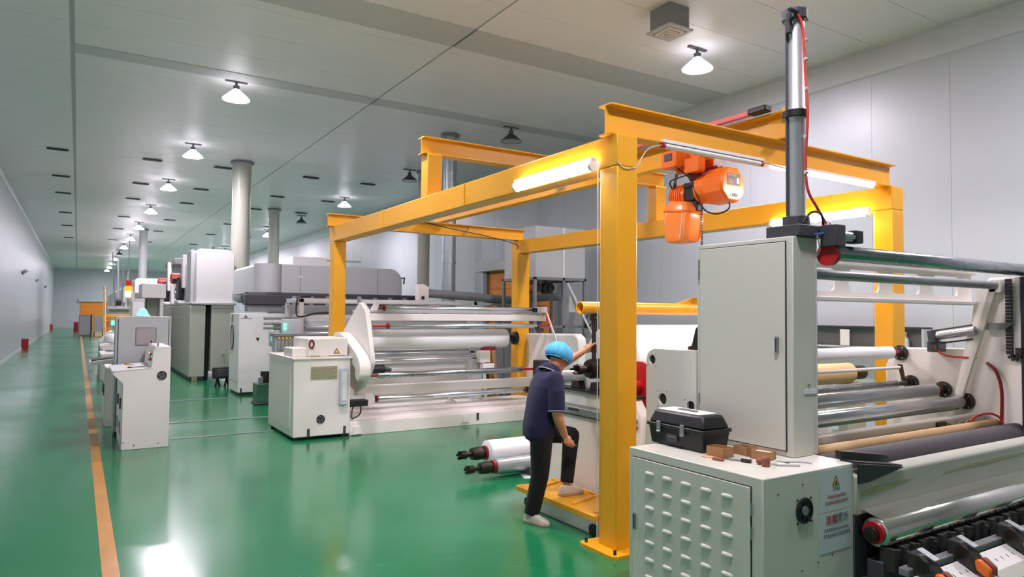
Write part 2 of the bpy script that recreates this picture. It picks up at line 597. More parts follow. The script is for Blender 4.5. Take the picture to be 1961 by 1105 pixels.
# ------------------------------------------------------------------ round exhaust pipes and duct
def pipe(x, y, r, z0, m, label, rings=0, boot=False):
    t = thing('exhaust_pipe', label, 'pipe', (x, y, z0))
    part('pipe', MB().lathe([(z0, r), (ZC - 0.06, r)], (x, y, 0), (0, 0, 1), 32), m, t)
    part('collar', MB().cyl((x, y, ZC - 0.065), (x, y, ZC - 0.015), r + 0.06, None, 32), 'mid_grey', t)
    for k in range(rings):
        z = z0 + 0.35 + k * (ZC - z0 - 0.5) / max(1, rings)
        part('joint_ring', MB().cyl((x, y, z), (x, y, z + 0.04), r + 0.018, None, 32), m, t)
    if boot:
        part('boot', MB().lathe([(z0 - 0.35, r * 1.5), (z0 - 0.1, r * 1.35), (z0 + 0.02, r)], (x, y, 0), (0, 0, 1), 32), 'light_grey', t)
    return t
pipe(3.98, 21.3, 0.26, 2.75, 'grey_green', 'thick cream exhaust pipe rising from the rounded white hood to the ceiling', 0, True)
pipe(7.0, 30.3, 0.22, 2.6, 'grey_green', 'cream exhaust pipe rising far behind the long grey oven hood')
pipe(2.9, 42.0, 0.2, 2.5, 'light_grey', 'distant pale exhaust pipe under the far end of the lamp row')
pipe(9.0, 19.5, 0.19, 0.0, 'grey_green', 'olive cream standing pipe left of the galvanised duct')
pipe(7.65, 15.1, 0.165, 2.0, 'galvanised', 'shiny galvanised duct with joint rings behind the unwinder', 5)

# ------------------------------------------------------------------ left wall
for y, lab in ((40.3, 'red fire extinguisher box at the foot of the left wall, nearer one'), (79.0, 'red fire extinguisher box at the foot of the left wall, far one')):
    t = thing('extinguisher_box', lab, 'fire box', (XL, y, 0))
    box('body', XL + 0.03, XL + 0.25, y - 0.3, y + 0.3, 0.0, 0.52, 'red', t)
    box('door', XL + 0.25, XL + 0.265, y - 0.26, y + 0.26, 0.05, 0.47, 'deep_red', t)
    box('window', XL + 0.265, XL + 0.27, y - 0.14, y + 0.14, 0.2, 0.4, 'paper', t, bev=0)
for i, (y, z) in enumerate(((38.6, 3.57), (51.0, 3.65), (63.8, 3.63))):
    t = thing('wall_lamp', 'small grey twin-head emergency lamp high on the left wall, ' + ORD[i] + ' from the front', 'lamp', (XL, y, z), 'emergency lamps on the left wall')
    box('base', XL, XL + 0.08, y - 0.25, y + 0.25, z - 0.06, z + 0.06, 'mid_grey', t)
    for s in (-1, 1):
        part('head', MB().cyl((XL + 0.06, y + s * 0.2, z + 0.05), (XL + 0.2, y + s * 0.28, z + 0.12), 0.06, None, 12), 'light_grey', t)

# ------------------------------------------------------------------ niche in the right wall
t = thing('wall_shelf', 'long grey open shelf cabinet mounted on the right wall behind the slitter', 'shelf', (XR, 6.4, 1.42))
xw = XR - 0.24
box('back', XR - 0.02, XR, 5.45, 8.6, 1.4, 1.76, 'mid_grey', t, bev=0)
box('top', xw, XR - 0.02, 5.45, 8.6, 1.73, 1.76, 'dark_grey', t)
box('bottom', xw, XR - 0.02, 5.45, 8.6, 1.4, 1.43, 'light_grey', t)
box('end', xw, XR - 0.02, 5.45, 5.49, 1.43, 1.73, 'light_grey', t)
box('end', xw, XR - 0.02, 8.56, 8.6, 1.43, 1.73, 'light_grey', t)
t2 = part('paper_card', MB().box(xw - 0.012, xw - 0.002, 6.62, 6.78, 1.44, 1.7), 'paper', org=(xw, 6.7, 1.44))
tag(t2, 'white paper card hanging at the front of the grey wall shelf', 'card')
t = thing('bottle', 'small clear blue-grey bottle standing on the grey wall shelf', 'bottle', (XR - 0.14, 5.78, 1.43))
part('body', MB().lathe([(0, 0.055), (0.15, 0.055), (0.19, 0.025), (0.22, 0.025)], (XR - 0.14, 5.78, 1.43), (0, 0, 1), 16), 'blue_grey', t)
part('cap', MB().cyl((XR - 0.14, 5.78, 1.65), (XR - 0.14, 5.78, 1.68), 0.028, None, 12), 'paper', t)
# ------------------------------------------------------------------ yellow gantry
t = thing('gantry_crane', 'yellow steel portal frame with four posts carrying the hoist', 'gantry', (5.8, 8.0, 0))
G = t
PX0, PX1, RX0, RX1 = 3.68, 3.9, 7.71, 7.95
def post(x0, x1, y0, y1, z1):
    p = box('post', x0, x1, y0, y1, 0.02, z1, 'yellow', t, 0.012)
    bp = part('base_plate', MB().prism(rrect(x0 - 0.12, x1 + 0.12, y0 - 0.12, y1 + 0.12, 0.05), 'z', 0, 0.025), 'yellow', p)
    for sx in (x0 - 0.07, x1 + 0.07):
        for sy in (y0 - 0.07, y1 + 0.07):
            part('anchor_bolt', MB().cyl((sx, sy, 0.025), (sx, sy, 0.06), 0.014, None, 6), 'dark_steel', p)
    return p
post(PX0, PX1, 4.27, 4.49, 3.12)
post(PX0, PX1, 11.6, 11.82, 3.12)
post(RX0, RX1, 4.27, 4.49, 3.12)
frp = post(RX0 - 0.3, RX1 - 0.25, 11.6, 11.82, 3.12)
part('brace_plate', MB().prism([(7.41, 0.03), (7.78, 0.03), (7.78, 0.6), (7.62, 1.4), (7.5, 1.5), (7.41, 1.5)], 'y', 11.57, 11.598), 'yellow', frp, 0.004)
# side beams (box section) along the hall
sb = box('side_beam', PX0, PX1, 4.27, 11.86, 3.12, 3.38, 'yellow', t, 0.008)
sb2 = part('side_beam', MB().prism([(RX0, 4.27), (RX1, 4.27), (RX1 - 0.27, 11.86), (RX0 - 0.27, 11.86)], 'z', 3.12, 3.38), 'yellow', t, 0.008)
for y in (6.9, 9.4):
    box('splice_plate', PX0 - 0.008, PX0, y - 0.01, y + 0.01, 3.13, 3.37, 'yellow', sb, 0)
def ibeam(name, p0, p1, z0, z1, w, parent, tf=0.016, tw=0.012):
    """I-section along x or y between two plan points"""
    h = w / 2
    sec = [(-h, z0), (h, z0), (h, z0 + tf), (tw / 2, z0 + tf), (tw / 2, z1 - tf), (h, z1 - tf), (h, z1), (-h, z1), (-h, z1 - tf), (-tw / 2, z1 - tf), (-tw / 2, z0 + tf), (-h, z0 + tf)]
    a, b = Vector((*p0, 0)), Vector((*p1, 0))
    d = (b - a).normalized()
    n = Vector((-d.y, d.x, 0))
    V = [a + n * q[0] + Vector((0, 0, q[1])) for q in sec] + [b + n * q[0] + Vector((0, 0, q[1])) for q in sec]
    m = len(sec)
    F = [tuple(range(m)), tuple(reversed(range(m, 2 * m)))]
    F += [(i, m + i, m + (i + 1) % m, (i + 1) % m) for i in range(m)]
    return part(name, MB().add(V, F), 'yellow', parent, 0.003)
nb = ibeam('cross_beam', (3.64, 4.38), (7.86, 4.38), 3.382, 3.64, 0.16, t)
fb = ibeam('cross_beam', (3.6, 11.72), (7.62, 11.72), 3.382, 3.6, 0.16, t)
for x in (4.6, 6.2):
    part('gusset', MB().prism([(x, 3.39), (x + 0.35, 3.39), (x + 0.18, 3.58)], 'y', 11.68, 11.69), 'yellow', fb)
# raised middle portal
for x0 in (PX0 + 0.01, RX0 - 0.1):
    part('short_post', MB().box(x0, x0 + 0.2, 7.9, 8.1, 3.38, 3.92), 'yellow', t, 0.008)
mb_ = ibeam('cross_beam', (3.64, 8.0), (7.86, 8.0), 3.922, 4.14, 0.17, t)
# hoist runway
ry = 5.86
rb = ibeam('runway_beam', (ry, 4.2), (ry, 12.2), 3.642, 3.92, 0.15, t, 0.02)
part('end_stop', MB().box(ry - 0.06, ry + 0.06, 4.2, 4.24, 3.92, 4.02), 'yellow', rb, 0.004)
part('end_stop', MB().box(ry - 0.1, ry + 0.22, 4.2, 4.26, 3.85, 3.94), 'yellow', rb, 0.004)
part('knee_plate', MB().prism([(4.5, 3.66), (4.9, 3.66), (4.62, 3.86)], 'x', ry + 0.076, ry + 0.088), 'yellow', rb)
part('hanger', MB().box(ry - 0.05, ry + 0.05, 7.95, 8.05, 3.9, 3.93), 'yellow', rb)
# pink conductor bar on the runway
tt = thing('conductor_bar', 'pink red power conductor bar running along the top of the hoist runway', 'rail', (ry, 8, 3.95))
part('bar', MB().box(ry - 0.16, ry - 0.11, 4.55, 11.6, 3.93, 3.985), 'pink_red', tt, 0.006)
part('end_cap', MB().box(ry - 0.19, ry - 0.08, 4.38, 4.6, 3.925, 3.99), 'black', tt, 0.015)
for y in (5.6, 7.2, 9.0, 10.8):
    part('bracket', MB().box(ry - 0.15, ry + 0.02, y - 0.02, y + 0.02, 3.915, 3.935), 'mid_grey', tt)
# far and thin cable hanging along the far cross beam
tub('cable', smooth_path([(5.2, 11.6, 3.6), (5.9, 11.6, 3.5), (6.6, 11.6, 3.42), (7.35, 11.61, 3.3), (7.4, 11.6, 3.2)]), 0.008, 'black', G)

# LED tubes
def led(p0, p1, lit, label, r=0.022):
    p0, p1 = Vector(p0), Vector(p1)
    u = (p1 - p0).normalized()
    t = thing('led_tube', label, 'light', (p0 + p1) / 2, 'LED tubes under the gantry')
    part('tube', MB().cyl(p0 + u * 0.03, p1 - u * 0.03, r, None, 16), 'tube_light' if lit else 'tube_off', t)
    hz = Vector((0, 0, r + 0.014))
    part('housing', MB().bar(p0 + hz, p1 + hz, 0.05, 0.026), 'white_paint', t)
    part('end_cap', MB().cyl(p0, p0 + u * 0.032, r * 1.15, None, 14), 'white_paint' if lit else 'red', t)
    part('end_cap', MB().cyl(p1 - u * 0.032, p1, r * 1.15, None, 14), 'white_paint' if lit else 'red', t)
    return t
led((PX0 - 0.055, 4.5, 3.15), (PX0 - 0.055, 5.72, 3.15), True, 'glowing LED tube on the side beam left of the near yellow post', 0.042)
led((4.2, 4.3, 3.36), (5.52, 4.3, 3.36), False, 'unlit white LED tube with red caps under the near crossbeam')
led((6.05, 4.3, 3.35), (7.4, 4.3, 3.35), True, 'glowing LED tube under the right end of the near crossbeam')
led((RX0 - 0.06, 4.5, 3.1), (RX0 - 0.1, 5.8, 3.1), True, 'glowing LED tube under the right side beam behind the lift cylinder', 0.036)
tub('cable', smooth_path([(5.5, 4.3, 3.39), (5.7, 4.3, 3.37), (5.9, 4.3, 3.36), (6.06, 4.3, 3.36)]), 0.006, 'hose_clear', G)
tub('cable', smooth_path([(4.2, 4.3, 3.36), (4.05, 4.32, 3.3), (3.95, 4.36, 3.1), (3.93, 4.4, 2.98)]), 0.005, 'hose_clear', G)
tub('cable', smooth_path([(PX0 - 0.01, 4.262, 3.15), (3.75, 4.262, 3.1), (3.85, 4.262, 3.115), (3.905, 4.28, 3.13)]), 0.004, 'hose_clear', G)
tub('cable', smooth_path([(PX0 - 0.012, 4.5, 3.15), (PX0 - 0.012, 4.5, 2.5), (PX0 - 0.012, 4.496, 1.2), (PX0 - 0.01, 4.496, 0.05)]), 0.004, 'hose_clear', G)

# ------------------------------------------------------------------ electric chain hoist
hx, hy = 5.86, 5.35
t = thing('chain_hoist', 'orange electric chain hoist with chain bag hanging from the yellow runway', 'hoist', (hx, hy, 3.0))
H_ = t
for s in (-1, 1):
    tp = part('trolley_plate', MB().prism(rrect(hy - 0.06, hy + 0.3, 3.5, 3.72, 0.03), 'x', hx + s * 0.1, hx + s * 0.112), 'orange', t)
    for q in (0.02, 0.22):
        part('wheel', MB().cyl((hx + s * 0.04, hy + q, 3.69), (hx + s * 0.098, hy + q, 3.69), 0.035, None, 16), 'dark_steel', tp)
tm = part('trolley_motor', MB().prism(rrect(hy + 0.12, hy + 0.34, 3.55, 3.74, 0.03), 'x', hx - 0.3, hx - 0.115), 'orange', t, 0.012)
box('motor_plate', hx - 0.307, hx - 0.3, hy + 0.18, hy + 0.29, 3.63, 3.71, 'dark_grey', tm, 0)
tg = part('trolley_gearbox', MB().prism(rrect(hy - 0.14, hy + 0.08, 3.47, 3.63, 0.03), 'x', hx - 0.22, hx - 0.115), 'orange', t, 0.01)
part('axle', MB().cyl((hx - 0.16, hy + 0.1, 3.58), (hx + 0.16, hy + 0.1, 3.58), 0.018, None, 10), 'dark_steel', t)
part('yoke', MB().box(hx - 0.06, hx + 0.06, hy - 0.02, hy + 0.16, 3.42, 3.56), 'deep_red', t, 0.01)
part('counter_plate', MB().cyl((hx - 0.04, hy - 0.24, 3.56), (hx - 0.02, hy - 0.24, 3.56), 0.05, None, 20), 'hose_clear', t)
part('cross_bar', MB().box(hx - 0.05, hx + 0.05, hy - 0.24, hy + 0.2, 3.49, 3.53), 'deep_red', t, 0.006)
# body: finned part, gear box, big motor cover towards the camera side
fin = part('finned_housing', MB().lathe([(0, 0.1), (0.02, 0.13), (0.2, 0.13), (0.22, 0.11)], (hx, hy + 0.42, 3.26), (0, -1, 0), 24), 'orange', t)
for k in range(6):
    y = hy + 0.39 - k * 0.03
    part('cooling_fin', MB().cyl((hx, y, 3.26), (hx, y - 0.012, 3.26), 0.145, None, 24), 'orange', fin)
part('limit_arm', MB().bar((hx - 0.1, hy + 0.36, 3.28), (hx - 0.1, hy + 0.3, 3.52), 0.03, 0.02), 'black', t)
part('gear_case', MB().box(hx - 0.09, hx + 0.09, hy - 0.02, hy + 0.22, 3.18, 3.4), 'black', t, 0.02)
mh = part('motor_housing', MB().lathe([(0, 0.12), (0.03, 0.155), (0.18, 0.165)], (hx, hy + 0.04, 3.3), (0, -1, 0), 28), 'orange', t)
oc = [(0.165, 0.07), (0.07, 0.165), (-0.07, 0.165), (-0.165, 0.07), (-0.165, -0.07), (-0.07, -0.165), (0.07, -0.165), (0.165, -0.07)]
mc = part('motor_cover', MB().prism([(hx + a * 1.1, 3.3 + b * 1.12) for a, b in oc], 'y', hy - 0.42, hy - 0.13), 'orange', t, 0.025)
# rating plate on the left side facing the aisle
box('rating_plate', hx - 0.1, hx + 0.1, hy - 0.4225, hy - 0.419, 3.29, 3.42, 'dark_grey', mc, 0)
box('plate_patch', hx + 0.05, hx + 0.08, hy - 0.425, hy - 0.4225, 3.31, 3.37, 'paper', mc, 0)
text_mesh('lettering', '2t', 0.075, 'orange', mc, frameM((hx - 0.045, hy - 0.4235, 3.33), (1, 0, 0), (0, 0, 1)), 0.0006)
for k in range(4):
    box('lettering', hx - 0.085 + k * 0.035, hx - 0.063 + k * 0.035, hy - 0.4245, hy - 0.4225, 3.388, 3.408, 'orange', mc, 0)
box('badge', hx - 0.02, hx + 0.06, hy - 0.4245, hy - 0.419, 3.17, 3.205, 'dark_grey', mc, 0)
box('badge_mark', hx - 0.05, hx - 0.025, hy - 0.4245, hy - 0.419, 3.175, 3.2, 'paper', mc, 0)
# chain bag
bz = [(2.72, 0.6), (2.735, 0.86), (2.78, 1.0), (3.0, 1.06), (3.12, 1.02), (3.2, 0.74)]
V, F = [], []
base = rrect(-0.15, 0.15, -0.2, 0.16, 0.07, 4)
for z, s in bz:
    V += [(hx - 0.08 + a * s, hy + 0.24 + b * s, z - (0.03 if b < 0 and z > 3.05 else 0)) for a, b in base]
n = len(base)
for j in range(len(bz) - 1):
    F += [(j * n + i, j * n + (i + 1) % n, (j + 1) * n + (i + 1) % n, (j + 1) * n + i) for i in range(n)]
F += [tuple(range(n)), tuple(range((len(bz) - 1) * n, len(bz) * n))]
bag = part('chain_bag', MB().add(V, F), 'orange_bag', t)
part('bag_rim', MB().tube([(hx - 0.08 + a * 1.05, hy + 0.24 + b * 1.05, 3.085 - (0.03 if b < 0 else 0)) for a, b in base], 0.012, 6, True), 'orange', bag)
part('bag_strap', MB().bar((hx - 0.22, hy + 0.09, 3.06), (hx - 0.23, hy + 0.12, 2.76), 0.03, 0.008), 'hose_clear', bag)
# lifting chain down to the spreader bar
lk = MB().tube([(0.011 * math.cos(a), 0, 0.02 * math.sin(a)) for a in [2 * PI * i / 8 for i in range(8)]], 0.0045, 5, True).mesh()
lk.materials.append(MATS['black'])
k = 0
z = 3.17
while z > 2.12:
    o = bpy.data.objects.new('chain_link', lk)
    o.location = Vector((hx, hy + 0.02, z)) - ORG[H_]
    o.rotation_euler = (0, 0, PI / 2 * (k % 2))
    COL.objects.link(o)
    o.parent = H_
    z -= 0.031
    k += 1
part('hook_block', MB().lathe([(0, 0.02), (0.02, 0.04), (0.09, 0.045), (0.12, 0.02)], (hx, hy + 0.02, 2.06), (0, 0, 1), 16), 'black', H_)
part('hook', MB().tube(smooth_path([(hx, hy + 0.02, 2.07), (hx, hy + 0.02, 2.03), (hx + 0.03, hy + 0.02, 2.0), (hx, hy + 0.02, 1.965), (hx - 0.03, hy + 0.02, 1.99)]), 0.01, 8), 'dark_steel', H_)
tub('cable', smooth_path([(hx - 0.2, hy + 0.2, 3.56), (hx - 0.16, hy + 0.05, 3.42), (hx - 0.14, hy - 0.05, 3.2), (hx - 0.1, hy - 0.12, 3.05), (hx - 0.05, hy - 0.25, 3.0), (hx, hy - 0.36, 3.05), (hx, hy - 0.36, 3.14)]), 0.009, 'black', H_)
tub('cable', smooth_path([(hx - 0.1, hy - 0.12, 3.5), (hx - 0.2, hy + 0.1, 3.45), (hx - 0.2, hy + 0.3, 3.42), (hx - 0.12, hy + 0.36, 3.36)]), 0.009, 'black', H_)
part('limit_block', MB().box(hx - 0.08, hx + 0.02, hy + 0.02, hy + 0.14, 3.06, 3.18), 'black', H_, 0.015)
# ------------------------------------------------------------------ slitter: louvred lower cabinet
CX0, CX1, CY0, CY1, CZ = 3.23, 4.08, 2.52, 3.61, 1.0
t = thing('louvred_cabinet', 'low cream steel cabinet with louvred door and fan, toolbox on top', 'cabinet', (3.65, 3.06, 0))
LC = t
box('body', CX0, CX1, CY0, CY1, 0.0, CZ, 'cabinet_paint', t, 0.006)
box('door_gap', CX0 - 0.003, CX0 - 0.0003, 2.594, 3.571, 0.054, 0.946, 'dark_grey', t, 0)
dr = box('door', CX0 - 0.012, CX0 - 0.0035, 2.6, 3.565, 0.06, 0.94, 'cabinet_paint', t, 0.003)
# louvres: pressed half-round hoods
lm = MB()
sec = [(0, -0.016), (-0.007, -0.014), (-0.012, -0.004), (-0.011, 0.006), (-0.005, 0.013), (0, 0.015)]
V, F = [], []
ys = [(-0.042, 0.0), (-0.036, 0.55), (-0.026, 1.0), (0.026, 1.0), (0.036, 0.55), (0.042, 0.0)]
for yy, s in ys:
    V += [(a * s, yy, b * (0.5 + 0.5 * s)) for a, b in sec]
n = len(sec)
for j in range(len(ys) - 1):
    F += [(j * n + i, j * n + i + 1, (j + 1) * n + i + 1, (j + 1) * n + i) for i in range(n - 1)]
lme = MB().add(V, F).mesh()
lme.materials.append(MATS['cabinet_paint'])
for i in range(5):
    for j in range(7):
        o = bpy.data.objects.new('louvre', lme)
        COL.objects.link(o)
        o.parent = dr
        o.location = Vector((CX0 - 0.012, 3.4 - 0.16 * i, 0.855 - 0.112 * j)) - ORG[dr]
part('handle', MB().prism(rrect(3.528, 3.552, 0.46, 0.57, 0.008), 'x', CX0 - 0.024, CX0 - 0.012, [rrect(3.534, 3.546, 0.47, 0.56, 0.004)]), 'steel', dr)
part('handle_pan', MB().prism(rrect(3.528, 3.552, 0.46, 0.57, 0.008), 'x', CX0 - 0.0135, CX0 - 0.0122), 'mid_grey', dr)
for z in (0.82, 0.69):
    part('hinge', MB().cyl((CX0 - 0.012, 2.592, z - 0.035), (CX0 - 0.012, 2.592, z + 0.035), 0.006, None, 8), 'steel', dr)
# fan on the short side
fx, fz, fy = 3.59, 0.78, CY0
fan = part('fan', MB().prism(circ(fx, fz, 0.074, 28), 'y', fy - 0.012, fy - 0.001, [circ(fx, fz, 0.062, 28)]), 'black', t)
part('fan_well', MB().cyl((fx, fy - 0.003, fz), (fx, fy - 0.001, fz), 0.062, None, 28), 'dark_grey', fan)
part('fan_hub', MB().cyl((fx, fy - 0.014, fz), (fx, fy - 0.003, fz), 0.026, None, 20), 'mid_grey', fan)
for k in range(7):
    a = 2 * PI * k / 7
    c, s = math.cos(a), math.sin(a)
    part('fan_blade', MB().obox((fx + 0.042 * c, fy - 0.007, fz + 0.042 * s), (0.02 * c, 0, 0.02 * s), (-0.011 * s, 0.0025, 0.011 * c), (0, 0.0012, 0)), 'black', fan)
bolts(t, [(fx + sx * 0.062, fy, fz + sz * 0.066) for sx in (-1, 1) for sz in (-1, 1)], (0, -1, 0), 0.006, 'black', 0.008)
bolts(t, [(3.36, fy, 0.9), (3.58, fy, 0.93), (3.42, fy, 0.42), (3.57, fy, 0.44), (3.72, fy, 0.46), (3.86, fy, 0.48)], (0, -1, 0), 0.005, 'dark_steel', 0.003)
# notices on the short side
sg = box('warning_notice', 3.74, 4.05, fy - 0.002, fy - 0.0005, 0.74, 0.985, 'sign_white', t, 0)
part('warning_triangle', MB().prism([(3.865, 0.888), (3.935, 0.888), (3.9, 0.948)], 'y', fy - 0.0032, fy - 0.002), 'hazard_black', sg)
part('warning_triangle', MB().prism([(3.876, 0.893), (3.924, 0.893), (3.9, 0.936)], 'y', fy - 0.0042, fy - 0.0032), 'sign_yellow', sg)
part('warning_symbol', MB().prism([(3.89, 0.897), (3.912, 0.897), (3.906, 0.906), (3.911, 0.906), (3.896, 0.922), (3.899, 0.91), (3.893, 0.91)], 'y', fy - 0.005, fy - 0.0042), 'hazard_black', sg)
def glyph_line(parent, xc, z, n, w, h, m, seed):
    """a row of small illegible characters printed as strokes"""
    rnd = random.Random(seed)
    mb = MB()
    x = xc - n * w / 2
    for k in range(n):
        x0, x1 = x + w * 0.1, x + w * 0.86
        kind = rnd.randint(0, 3)
        st = h * 0.13
        for q in range(3):
            zz = z - h / 2 + (q + 0.5) * h / 3
            if kind != q:
                mb.box(x0, x1, fy - 0.0032, fy - 0.002, zz - st / 2, zz + st / 2)
        xm = x0 + (x1 - x0) * (0.3 + 0.4 * rnd.random())
        mb.box(xm - st * 0.5, xm + st * 0.5, fy - 0.0032, fy - 0.002, z - h / 2, z + h / 2)
        x += w
    return part('lettering', mb, m, parent, 0, 0)
glyph_line(sg, 3.905, 0.868, 4, 0.018, 0.018, 'ink_grey', 1)
glyph_line(sg, 3.91, 0.826, 10, 0.018, 0.019, 'ink_red', 2)
glyph_line(sg, 3.905, 0.79, 13, 0.0175, 0.019, 'ink_red', 3)
sg2 = box('notice', 3.74, 4.05, fy - 0.002, fy - 0.0005, 0.5, 0.73, 'sign_white', t, 0)
tx = text_mesh('lettering', '温馨', 0.058, 'ink_red', sg2, frameM((3.855, fy - 0.003, 0.685), (1, 0, 0), (0, 0, 1)), 0.0006)
tx = text_mesh('lettering', '提示', 0.058, 'ink_grey', sg2, frameM((3.965, fy - 0.003, 0.69), (1, 0, 0), (0, 0, 1)), 0.0006)
glyph_line(sg2, 3.905, 0.632, 12, 0.0205, 0.019, 'ink_grey', 4)
glyph_line(sg2, 3.905, 0.598, 13, 0.0205, 0.02, 'ink_grey', 5)

# ------------------------------------------------------------------ slitter: tall cabinet on the frame
t = thing('tall_cabinet', 'tall narrow cream cabinet with one door standing above the louvred cabinet', 'cabinet', (4.0, 3.2, 1.0))
TC = t
box('body', 3.88, 4.13, 2.79, 3.6, 1.002, 2.42, 'cabinet_paint', t, 0.006)
box('door_gap', 3.8765, 3.8798, 2.838, 3.572, 1.033, 2.392, 'dark_grey', t, 0)
dr = box('door', 3.868, 3.876, 2.845, 3.565, 1.04, 2.385, 'cabinet_paint', t, 0.003)
part('handle', MB().prism(rrect(2.89, 2.912, 1.66, 1.77, 0.006), 'x', 3.852, 3.868, [rrect(2.896, 2.906, 1.672, 1.758, 0.003)]), 'steel', dr)
part('handle_pan', MB().prism(rrect(2.89, 2.912, 1.66, 1.77, 0.006), 'x', 3.8645, 3.8679), 'mid_grey', dr)
for z in (2.28, 2.2, 1.3):
    part('hinge', MB().cyl((3.869, 3.574, z - 0.035), (3.869, 3.574, z + 0.035), 0.006, None, 8), 'steel', dr)
box('side_seam', 4.118, 4.122, 2.784, 2.79, 1.01, 2.41, 'light_grey', t, 0)
part('tape', MB().box(3.99, 4.12, 2.786, 2.79, 1.4, 1.43), 'film_web', t)
bolts(t, [(4.03, 2.79, 1.46)], (0, -1, 0), 0.008, 'steel', 0.012)

# ------------------------------------------------------------------ lift cylinder on top
t = thing('lift_cylinder', 'tall chrome pneumatic lift cylinder standing on the tall cabinet', 'cylinder', (4.07, 2.88, 2.42))
lx, ly = 4.07, 2.9
box('base_block', 3.91, 4.22, 2.76, 3.02, 2.421, 2.5, 'dark_grey', t, 0.008)
part('tube', MB().lathe([(2.5, 0.06), (3.22, 0.06), (3.23, 0.066), (3.3, 0.066), (3.31, 0.06), (3.9, 0.06)], (lx, ly, 0), (0, 0, 1), 28), 'satin', t)
part('collar', MB().prism([(lx + a, ly + b) for a, b in circ(0, 0, 0.088, 10)], 'z', 3.235, 3.285), 'black', t, 0.004)
part('end_cap', MB().prism([(lx + a, ly + b) for a, b in circ(0, 0, 0.086, 8)], 'z', 3.9, 3.975), 'dark_grey', t, 0.008)
part('foot_cap', MB().prism([(lx + a, ly + b) for a, b in circ(0, 0, 0.088, 8)], 'z', 2.5, 2.57), 'dark_grey', t, 0.006)
part('fitting', MB().cyl((lx - 0.06, ly - 0.06, 3.93), (lx - 0.14, ly - 0.06, 3.93), 0.014, None, 8), 'black', t)
part('bracket', MB().box(lx - 0.1, lx - 0.075, ly - 0.03, ly + 0.0, 3.8, 3.93), 'dark_grey', t)
for sx, sy in ((-0.066, 0.02), (0.066, 0.02)):
    part('tie_rod', MB().cyl((lx + sx, ly + sy, 2.5), (lx + sx, ly + sy, 3.9), 0.009, None, 8), 'dark_grey', t)
tub('hose', smooth_path([(lx - 0.06, ly - 0.06, 3.92), (lx - 0.02, ly - 0.075, 3.82), (lx, ly - 0.075, 3.5), (lx - 0.005, ly - 0.095, 3.26), (lx, ly - 0.075, 2.95), (lx + 0.01, ly - 0.08, 2.75), (lx + 0.08, ly - 0.1, 2.63), (lx + 0.17, ly - 0.1, 2.54), (lx + 0.16, ly - 0.12, 2.5)], 8), 0.009, 'hose_red', t)
for z in (3.75, 3.62, 3.42, 3.1, 2.86):
    part('hose_clip', MB().cyl((lx - 0.012, ly - 0.078, z), (lx + 0.012, ly - 0.078, z), 0.012, None, 8), 'hose_clear', t)
tub('hose', smooth_path([(lx - 0.1, ly - 0.12, 2.51), (lx - 0.04, ly - 0.14, 2.58), (lx + 0.06, ly - 0.14, 2.58), (lx + 0.12, ly - 0.12, 2.51)], 8), 0.008, 'black', t)
tub('hose', smooth_path([(lx - 0.02, ly - 0.15, 2.44), (lx + 0.06, ly - 0.17, 2.45), (lx + 0.14, ly - 0.16, 2.49), (lx + 0.19, ly - 0.12, 2.53)], 8), 0.006, 'hose_blue', t)
tub('hose', smooth_path([(lx, ly - 0.15, 2.44), (lx + 0.1, ly - 0.18, 2.45), (lx + 0.2, ly - 0.2, 2.45), (lx + 0.3, ly - 0.2, 2.45), (lx + 0.31, ly - 0.2, 2.42)], 8), 0.006, 'hose_red', t)
tub('hose', smooth_path([(lx + 0.02, ly - 0.14, 2.44), (lx + 0.04, ly - 0.14, 2.38), (lx + 0.075, ly - 0.12, 2.33), (lx + 0.065, ly - 0.08, 2.28)], 6), 0.004, 'hose_clear', t)

# ------------------------------------------------------------------ slitting machine
t = thing('slitting_machine', 'cream slitting and rewinding machine with steel rollers at the right edge', 'machine', (5.5, 3.2, 0))
S = t
# left side frame: thick plate with round openings, rounded upper corner
pl = [(2.45, 0.0), (4.14, 0.0), (4.14, 1.55), (4.11, 1.61), (4.06, 1.635), (3.62, 1.635), (3.62, 0.99), (2.45, 0.9)]
part('side_frame', MB().prism(pl, 'x', 4.09, 4.16) if False else MB().prism([(3.615, 0.0), (4.14, 0.0), (4.14, 1.55), (4.11, 1.61), (4.06, 1.635), (3.615, 1.635)], 'x', 3.88, 4.02,
     [circ(4.075, 1.55, 0.038), circ(3.96, 1.25, 0.045), [(3.665 + 0.036 * math.cos(a), 1.215 + 0.03 * math.sin(a) + (0.022 if math.sin(a) > 0 else -0.022)) for a in [2 * PI * i / 20 for i in range(20)]]]), 'cream', t, 0.006)
box('hole_shade', 3.9, 3.915, 3.63, 4.13, 1.1, 1.6, 'black', t, 0)  # black sheet standing in for the shade inside the openings
bolts(t, [(3.88, y, z) for y, z in ((4.12, 1.59), (4.03, 1.59), (4.12, 1.5), (4.03, 1.5), (4.01, 1.31), (3.91, 1.31), (4.01, 1.19), (3.91, 1.19), (3.72, 1.27), (3.61, 1.15))], (-1, 0, 0), 0.004, 'dark_steel', 0.003)
box('inner_frame', 4.13, 4.2, 2.68, 3.6, 0.0, 0.98, 'cream', t, 0.006)
box('inner_frame', 4.135, 4.17, 2.85, 3.6, 1.0, 2.3, 'cream', t, 0.006)
# bearing block peeping over the left frame
bb = part('bearing_block', MB().prism([(3.62, 1.636), (3.84, 1.636), (3.84, 1.66), (3.8, 1.67), (3.76, 1.8), (3.7, 1.86), (3.62, 1.88)], 'x', 4.03, 4.16), 'black', t, 0.006)
